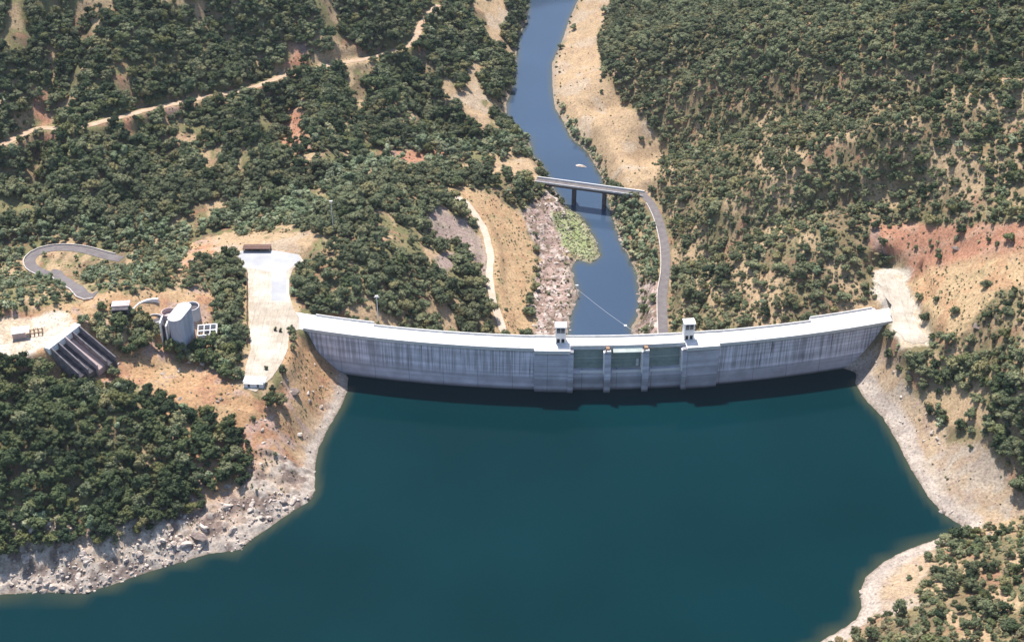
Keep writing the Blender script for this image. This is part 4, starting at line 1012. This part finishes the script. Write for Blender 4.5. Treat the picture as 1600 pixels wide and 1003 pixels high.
# ---- single trees and bushes the photograph shows apart
single = [
 (455, 519, 2.3, 'clipped round bush at the left end of the dam crest'), (458, 531, 1.9, 'bush just below the clipped one at the left end of the dam'), (458, 546, 1.7, 'dark bush under two others beside the plaza edge'),
 (442, 581, 2.3, 'rounded bush on the near right edge of the plaza'), (416, 577, 1.1, 'small dark bush on the plaza near the white hut'), (437, 632, 3.3, 'large dark tree casting a long shadow below the plaza'),
 (373, 590, 3.2, 'bushy tree just left of the white hut'), (362, 570, 3.2, 'tree behind the bushy one left of the white hut'), (178, 588, 2.8, 'dark tree rising at the foot of the rightmost storage bin'), (120, 604, 2.4, 'bush at the foot of the left storage bins'), (300, 567, 2.6, 'lone green tree on the orange slope below the silo'),
 (312, 407, 2.7, 'dark round tree on the tan bank left of the plaza'), (255, 620, 1.8, 'small dark bush in the middle of the orange slope'), (396, 655, 1.2, 'tiny bush at the foot of the red slope'),
 (430, 712, 1.2, 'tiny bush on the straw coloured slope above the pale shore'),
 (1388, 530, 2.9, 'dense tree against the right end of the dam wall'), (1388, 560, 2.8, 'round tree below the one at the right end of the dam'), (1404, 578, 1.8, 'narrow bush on the pale slope right of the dam'),
 (1420, 567, 3.4, 'broad dark tree below the pale access road'), (1437, 568, 3.0, 'tree right of the broad dark one below the access road'), (1420, 596, 2.2, 'round bush on the pale right bank, upper of a pair'), (1442, 608, 2.6, 'round bush on the pale right bank, lower of a pair'),
 (1464, 640, 1.9, 'low bush directly above the bright green one on the right bank'), (1467, 664, 2.7, 'bright green round bush standing alone on the right bank'), (1508, 610, 3.0, 'green tree on the brown bank above the lone bushes'), (1463, 590, 2.8, 'tree with a bare patch to its right on the right bank'),
 (1514, 656, 3.0, 'green tree on the right bank beside bare soil'), (1517, 676, 2.0, 'smaller bush under the green tree beside bare soil'), (1516, 700, 1.2, 'small bush at the top of the pale right shore'), (1590, 765, 3.6, 'large dark tree on the frame edge above the right cove'), (1580, 700, 3.4, 'dark tree on the right edge above the pale shore'),
 (1435, 468, 2.3, 'round bush beside the right edge of the access road'), (1445, 500, 2.6, 'second bush down the right edge of the access road'), (1463, 470, 1.8, 'small round bush on the yellow slope by the access road'), (1490, 490, 2.4, 'round bush on the yellow slope further from the road'), (1540, 448, 2.6, 'green bush on the straw yellow slope at the right edge'),
 (1505, 355, 1.3, 'small bush on top of the red scar'),
 (942, 120, 1.6, 'dark bush on the sand bank, upper of two'), (940, 145, 1.5, 'dark bush on the sand bank, lower of two'), (1002, 220, 2.0, 'dark bush on the wide end of the sand bank'), (896, 46, 2.6, 'dark tree at the river edge of the far sand bank'),
 (700, 290, 2.9, 'round dark tree at the top of the pale meadow'), (776, 282, 2.6, 'dark tree by the sandy patch near the bridge'), (719, 330, 2.8, 'dark tree on the bend of the meadow track'), (705, 322, 2.7, 'dark tree just left of the track bend'), (672, 332, 3.0, 'dark tree on the left tip of the pink slope'), (733, 410, 3.0, 'dark tree at the foot of the pink slope'), (748, 425, 2.9, 'rightmost dark tree at the foot of the pink slope'), (716, 398, 2.8, 'leftmost dark tree at the foot of the pink slope'),
 (1420, 905, 1.2, 'small bush on the pale spit at the lower right'), (1438, 890, 1.1, 'tiny bush near the scrub on the lower right spit'), (1450, 875, 2.4, 'bush at the tip of the lower right scrub'),
]
for n_, (a, c, r_, lab) in enumerate(single):
    p = at(a, c)
    bush = 'bush' in lab
    place_tree(p[0], p[1], p[2] - (.25 * r_ if bush else 0), r_, n_ * 1.7, lab, None, n_, 'oak' if 'bright' not in lab else 'light', 'bush' if bush else 'oak_tree', 'bush' if bush else 'tree')
# ---- the rest of the wood, undergrowth, reeds and stones: uncountable
def field(name, pts, scl, idx, meshes, label=None):
    me = bpy.data.meshes.new(name); me.from_pydata([tuple(p) for p in pts], [], [])
    for nm, arr, ty in (('rot', rng.uniform(0, 6.283, len(pts)), 'FLOAT'),):
        a_ = me.attributes.new(nm, ty, 'POINT'); a_.data.foreach_set('value', np.asarray(arr, np.float32))
    a_ = me.attributes.new('sc', 'FLOAT_VECTOR', 'POINT'); a_.data.foreach_set('vector', (np.asarray(scl)[:, None] * rng.uniform(.75, 1.25, (len(pts), 3))).astype(np.float32).ravel())
    a_ = me.attributes.new('pick', 'INT', 'POINT'); a_.data.foreach_set('value', np.asarray(idx, np.int32))
    o = link(name, me, None, None, kind='stuff')
    ng = bpy.data.node_groups.new(name, 'GeometryNodeTree')
    ng.interface.new_socket('Geometry', in_out='INPUT', socket_type='NodeSocketGeometry'); ng.interface.new_socket('Geometry', in_out='OUTPUT', socket_type='NodeSocketGeometry')
    nd = ng.nodes; gi = nd.new('NodeGroupInput'); go = nd.new('NodeGroupOutput'); jn = nd.new('GeometryNodeJoinGeometry')
    for m_ in meshes:
        ob = bpy.data.objects.new(m_.name + '_source', m_)
        oi = nd.new('GeometryNodeObjectInfo'); oi.inputs['Object'].default_value = ob; oi.inputs['As Instance'].default_value = True
        SRC.append(ob)
        ng.links.new(oi.outputs['Geometry'], jn.inputs[0])
    # pick by a plain attribute: one instance node for each mesh keeps the order sure
    nd.remove(jn); out = nd.new('GeometryNodeJoinGeometry')
    at_s = nd.new('GeometryNodeInputNamedAttribute'); at_s.data_type = 'FLOAT_VECTOR'; at_s.inputs['Name'].default_value = 'sc'
    at_r = nd.new('GeometryNodeInputNamedAttribute'); at_r.data_type = 'FLOAT'; at_r.inputs['Name'].default_value = 'rot'
    at_p = nd.new('GeometryNodeInputNamedAttribute'); at_p.data_type = 'INT'; at_p.inputs['Name'].default_value = 'pick'
    cx = nd.new('ShaderNodeCombineXYZ'); ng.links.new(at_r.outputs['Attribute'], cx.inputs['Z'])
    ois = [n for n in nd if n.bl_idname == 'GeometryNodeObjectInfo']
    for k, oi in enumerate(ois):
        ip = nd.new('GeometryNodeInstanceOnPoints'); cmp = nd.new('FunctionNodeCompare'); cmp.data_type = 'INT'; cmp.operation = 'EQUAL'
        ng.links.new(at_p.outputs['Attribute'], cmp.inputs[2]); cmp.inputs[3].default_value = k
        ng.links.new(gi.outputs[0], ip.inputs['Points']); ng.links.new(cmp.outputs[0], ip.inputs['Selection']); ng.links.new(oi.outputs['Geometry'], ip.inputs['Instance'])
        ng.links.new(cx.outputs[0], ip.inputs['Rotation']); ng.links.new(at_s.outputs['Attribute'], ip.inputs['Scale'])
        ng.links.new(ip.outputs[0], out.inputs[0])
    ng.links.new(out.outputs[0], go.inputs[0])
    md = o.modifiers.new('scatter', 'NODES'); md.node_group = ng
    return o
SRC = []
def P3(x_, y_, z_): return np.stack([x_, y_, z_], -1)
m0 = (kind == 0) & ~ind
field('oak_wood', P3(x[m0], y[m0], z[m0] - .12 * size[m0]), size[m0], rng.integers(0, 8, m0.sum()) + 8 * dark[m0], CR['oak'] + CR['shadedoak'])
m1 = kind == 1
field('riverside_thicket', P3(x[m1], y[m1], z[m1] - .3), size[m1] * .9, rng.integers(0, 4, m1.sum()), CR['light'])
m2 = kind == 2
sx_ = np.concatenate([x[m2], x2_]); sy_ = np.concatenate([y[m2], y2_]); sz_ = np.concatenate([z[m2], z2]); ss_ = np.concatenate([size[m2] * .75, s2])
field('scrub', P3(sx_, sy_, sz_ - .1), ss_, rng.integers(0, 4, len(sx_)), CR['scrub'])
x5, y5 = scatter(1.7, 1, (0, 160, 560, 1150)); z5, u5, v5, d5, dr5, dv5 = info(x5, y5)
k5 = (inpoly(u5, v5, REED[0]) & (dv5 > -.5) & (rng.random(x5.shape) < .75)) | ((dv5 > -.6) & (dv5 < 5) & inpoly(u5, v5, [(862,165),(940,250),(960,300),(1000,310),(1030,430),(975,430),(940,320),(900,260)]) & (rng.random(x5.shape) < .5))
field('reeds', P3(x5[k5], y5[k5], z5[k5] - .05), rng.uniform(.6, 1.1, k5.sum()), rng.integers(0, 3, k5.sum()), CR['reed'])
x7, y7 = scatter(1.75, 1, (-300, 420, 320, 900)); z7, u7, v7, d7, dr7, dv7 = info(x7, y7)
p7 = np.full(x7.shape, .10) * sm(fbm(x7, y7, 9, 3), .35, .6) * 1.6
p7 = np.where((u7 > 830) & (v7 < 560) & (v7 > 100), .30, p7)
for P_, q_ in [(ORANGE[0], .26), (ORANGE[1], .45), (ORANGE[2], .15)] + [(P, .30) for P in MEADOW] + [(P, .3) for P in RED] + [(SPECK[0], .5)] + [(P, .05) for P in SAND] + [(P, .05) for P in PALE] + [(P, .0) for P in CREAM]:
    p7 = np.where(inpoly(u7, v7, P_), q_ * (.35 + 1.3 * sm(fbm(x7 + 60, y7, 10, 3), .4, .6)), p7)
k7 = (u7 > -40) & (u7 < 1640) & (v7 > 0) & (v7 < 1040) & (dv7 > 1.5) & (dr7 > 7) & roadclear(x7, y7, .5) & (rng.random(x7.shape) < p7) & ~((x7 > XL - 4) & (x7 < XR + 2) & (y7 > yf(x7) - 3) & (y7 < yf(x7) + 16))
field('dry_brush', P3(x7[k7], y7[k7], z7[k7] - .08), rng.uniform(.28, .75, k7.sum()), rng.integers(0, 4, k7.sum()), CR['scrub'])
# boulders on the shores and in the river bed
x6, y6 = scatter(1.55, 1, (-330, 330, 300, 800)); z6, u6, v6, d6, dr6, dv6 = info(x6, y6)
pr = np.zeros(x6.shape)
ups = y6 < yf(x6)
pr = np.where(ups & (u6 < 500) & (v6 > 770) & (dr6 > -.6) & (dr6 < 24), .85 * sm(fbm(x6, y6, 7, 2), .33, .55), pr)
pr = np.where(ups & (u6 < 560) & (v6 <= 770) & (dr6 > -.4) & (dr6 < 9), .05, pr)
pr = np.where(ups & (u6 > 1300) & (dr6 > -.4) & (dr6 < 14), .05, pr)
pr = np.where(ups & (u6 > 1330) & (v6 < 640) & (dr6 > 0) & (dr6 < 25), .10, pr)
for P in ROCK[:1]: pr = np.where(inpoly(u6, v6, P) & (dv6 > -1), .42, pr)
pr = np.where(inpoly(u6, v6, ROCK[1]) & (dv6 > -1), .14, pr)
pr = np.where((inpoly(u6, v6, ORANGE[0]) | inpoly(u6, v6, ORANGE[1])) & (v6 > 560) & (v6 < 780) & (u6 > 180) & (dr6 > 9), .07, pr)
pr = np.where((y6 > 560) & (dv6 > -1.5) & (dv6 < 2.5), .10, pr)
k6 = (rng.random(x6.shape) < pr) & roadclear(x6, y6, 1) & (u6 > -60) & (u6 < 1660)
s6 = (.22 + .65 * rng.random(k6.sum()) ** 2) * np.where((u6[k6] < 500) & (v6[k6] > 770), 1.2, 1) * (1 + 1.1 * (rng.random(k6.sum()) < .15))
field('loose_rocks', P3(x6[k6], y6[k6], z6[k6] + .05), s6, rng.integers(0, 5, k6.sum()), ROCKS)
# a few big boulders the photograph shows apart
big = [(908, 268, 3.2, 'flat rocky islet standing in the river above the bridge'), (862, 296, 2.2, 'pale boulder slab under the left end of the bridge'), (868, 312, 1.9, 'pale boulder below the left end of the bridge'), (457, 612, 2.6, 'dark angular boulder right of the large lone tree'),
       (1345, 925, 1.0, 'small white boulder at the tip of the lower right spit'), (312, 838, 3.0, 'big dark boulder at the foot of the headland wood'), (290, 850, 2.6, 'pale outcrop at the foot of the headland shore'), (1525, 510, 2.2, 'brown outcrop on the slope right of the access road'), (1495, 388, 1.9, 'grey outcrop across the middle of the red scar'), (355, 760, 1.6, 'pale boulder beside the edge of the headland wood')]
for n_, (a, c, r_, lab) in enumerate(big):
    p = at(a, c)
    o = bpy.data.objects.new('boulder', DARKROCK[n_ % 3] if any(k_ in lab for k_ in ('dark ang', 'big dark', 'brown', 'grey out')) else ROCKS[n_ % 5]); COL.objects.link(o); o.location = (p[0], p[1], p[2] + .1); o.scale = (r_ * (1.7 if n_ == 0 else 1.1), r_, r_ * .7); o.rotation_euler = (0, 0, n_ * 1.1 - (.5 if n_ == 0 else 0))
    o['label'] = lab; o['category'] = 'boulder'
    if n_ == 0: o.location.z = -24.8; o.scale = (3.6, 2.0, 1.0)
# ---------------------------------------------------------------- air
hz = MB().box(-2900, 2900, -950, 3300, -60, 520).build('haze', None, None, kind='stuff')
hm = bpy.data.materials.new('haze'); hm.use_nodes = True; nt = hm.node_tree; nt.nodes.clear()
vo = nt.nodes.new('ShaderNodeVolumePrincipled'); vo.inputs['Color'].default_value = (.80, .88, 1, 1); vo.inputs['Density'].default_value = .00003; vo.inputs['Anisotropy'].default_value = .2
oo = nt.nodes.new('ShaderNodeOutputMaterial'); nt.links.new(vo.outputs[0], oo.inputs['Volume']); hz.data.materials.clear(); hz.data.materials.append(hm)
# ---------------------------------------------------------------- light
EL = R(61); AZ = math.atan2(-.30, .95)     # from north towards west
w = bpy.data.worlds.new('World'); sc.world = w; w.use_nodes = True
bg = w.node_tree.nodes['Background']; sky = w.node_tree.nodes.new('ShaderNodeTexSky'); sky.sky_type = 'NISHITA'; sky.sun_disc = False
sky.sun_elevation = EL; sky.sun_rotation = AZ; sky.altitude = 300; sky.air_density = 1.0; sky.dust_density = 1.0
w.node_tree.links.new(sky.outputs[0], bg.inputs['Color']); bg.inputs['Strength'].default_value = .14
sl_ = bpy.data.lights.new('Sun', 'SUN'); sl_.energy = 4.8; sl_.angle = R(.5); sl_.color = (1, .95, .88)
so = bpy.data.objects.new('Sun', sl_); COL.objects.link(so)
dirv = Vector((math.sin(AZ) * math.cos(EL), math.cos(AZ) * math.cos(EL), math.sin(EL)))
so.rotation_euler = dirv.to_track_quat('Z', 'Y').to_euler(); so.location = (-100, 300, 450)
# ---------------------------------------------------------------- camera
cd = bpy.data.cameras.new('Camera'); co = bpy.data.objects.new('Camera', cd); COL.objects.link(co)
co.location = (0, 0, CH); co.rotation_euler = (math.pi / 2 - PITCH, 0, 0)
cd.sensor_width = 36; cd.lens = 36 * F / 1600; cd.clip_start = 1; cd.clip_end = 8000
sc.camera = co
sc.view_settings.view_transform = 'Standard'; sc.view_settings.look = 'None'; sc.view_settings.exposure = .66; sc.view_settings.gamma = 1
sc.cycles.max_bounces = 6; sc.cycles.volume_bounces = 0; sc.cycles.use_denoising = True
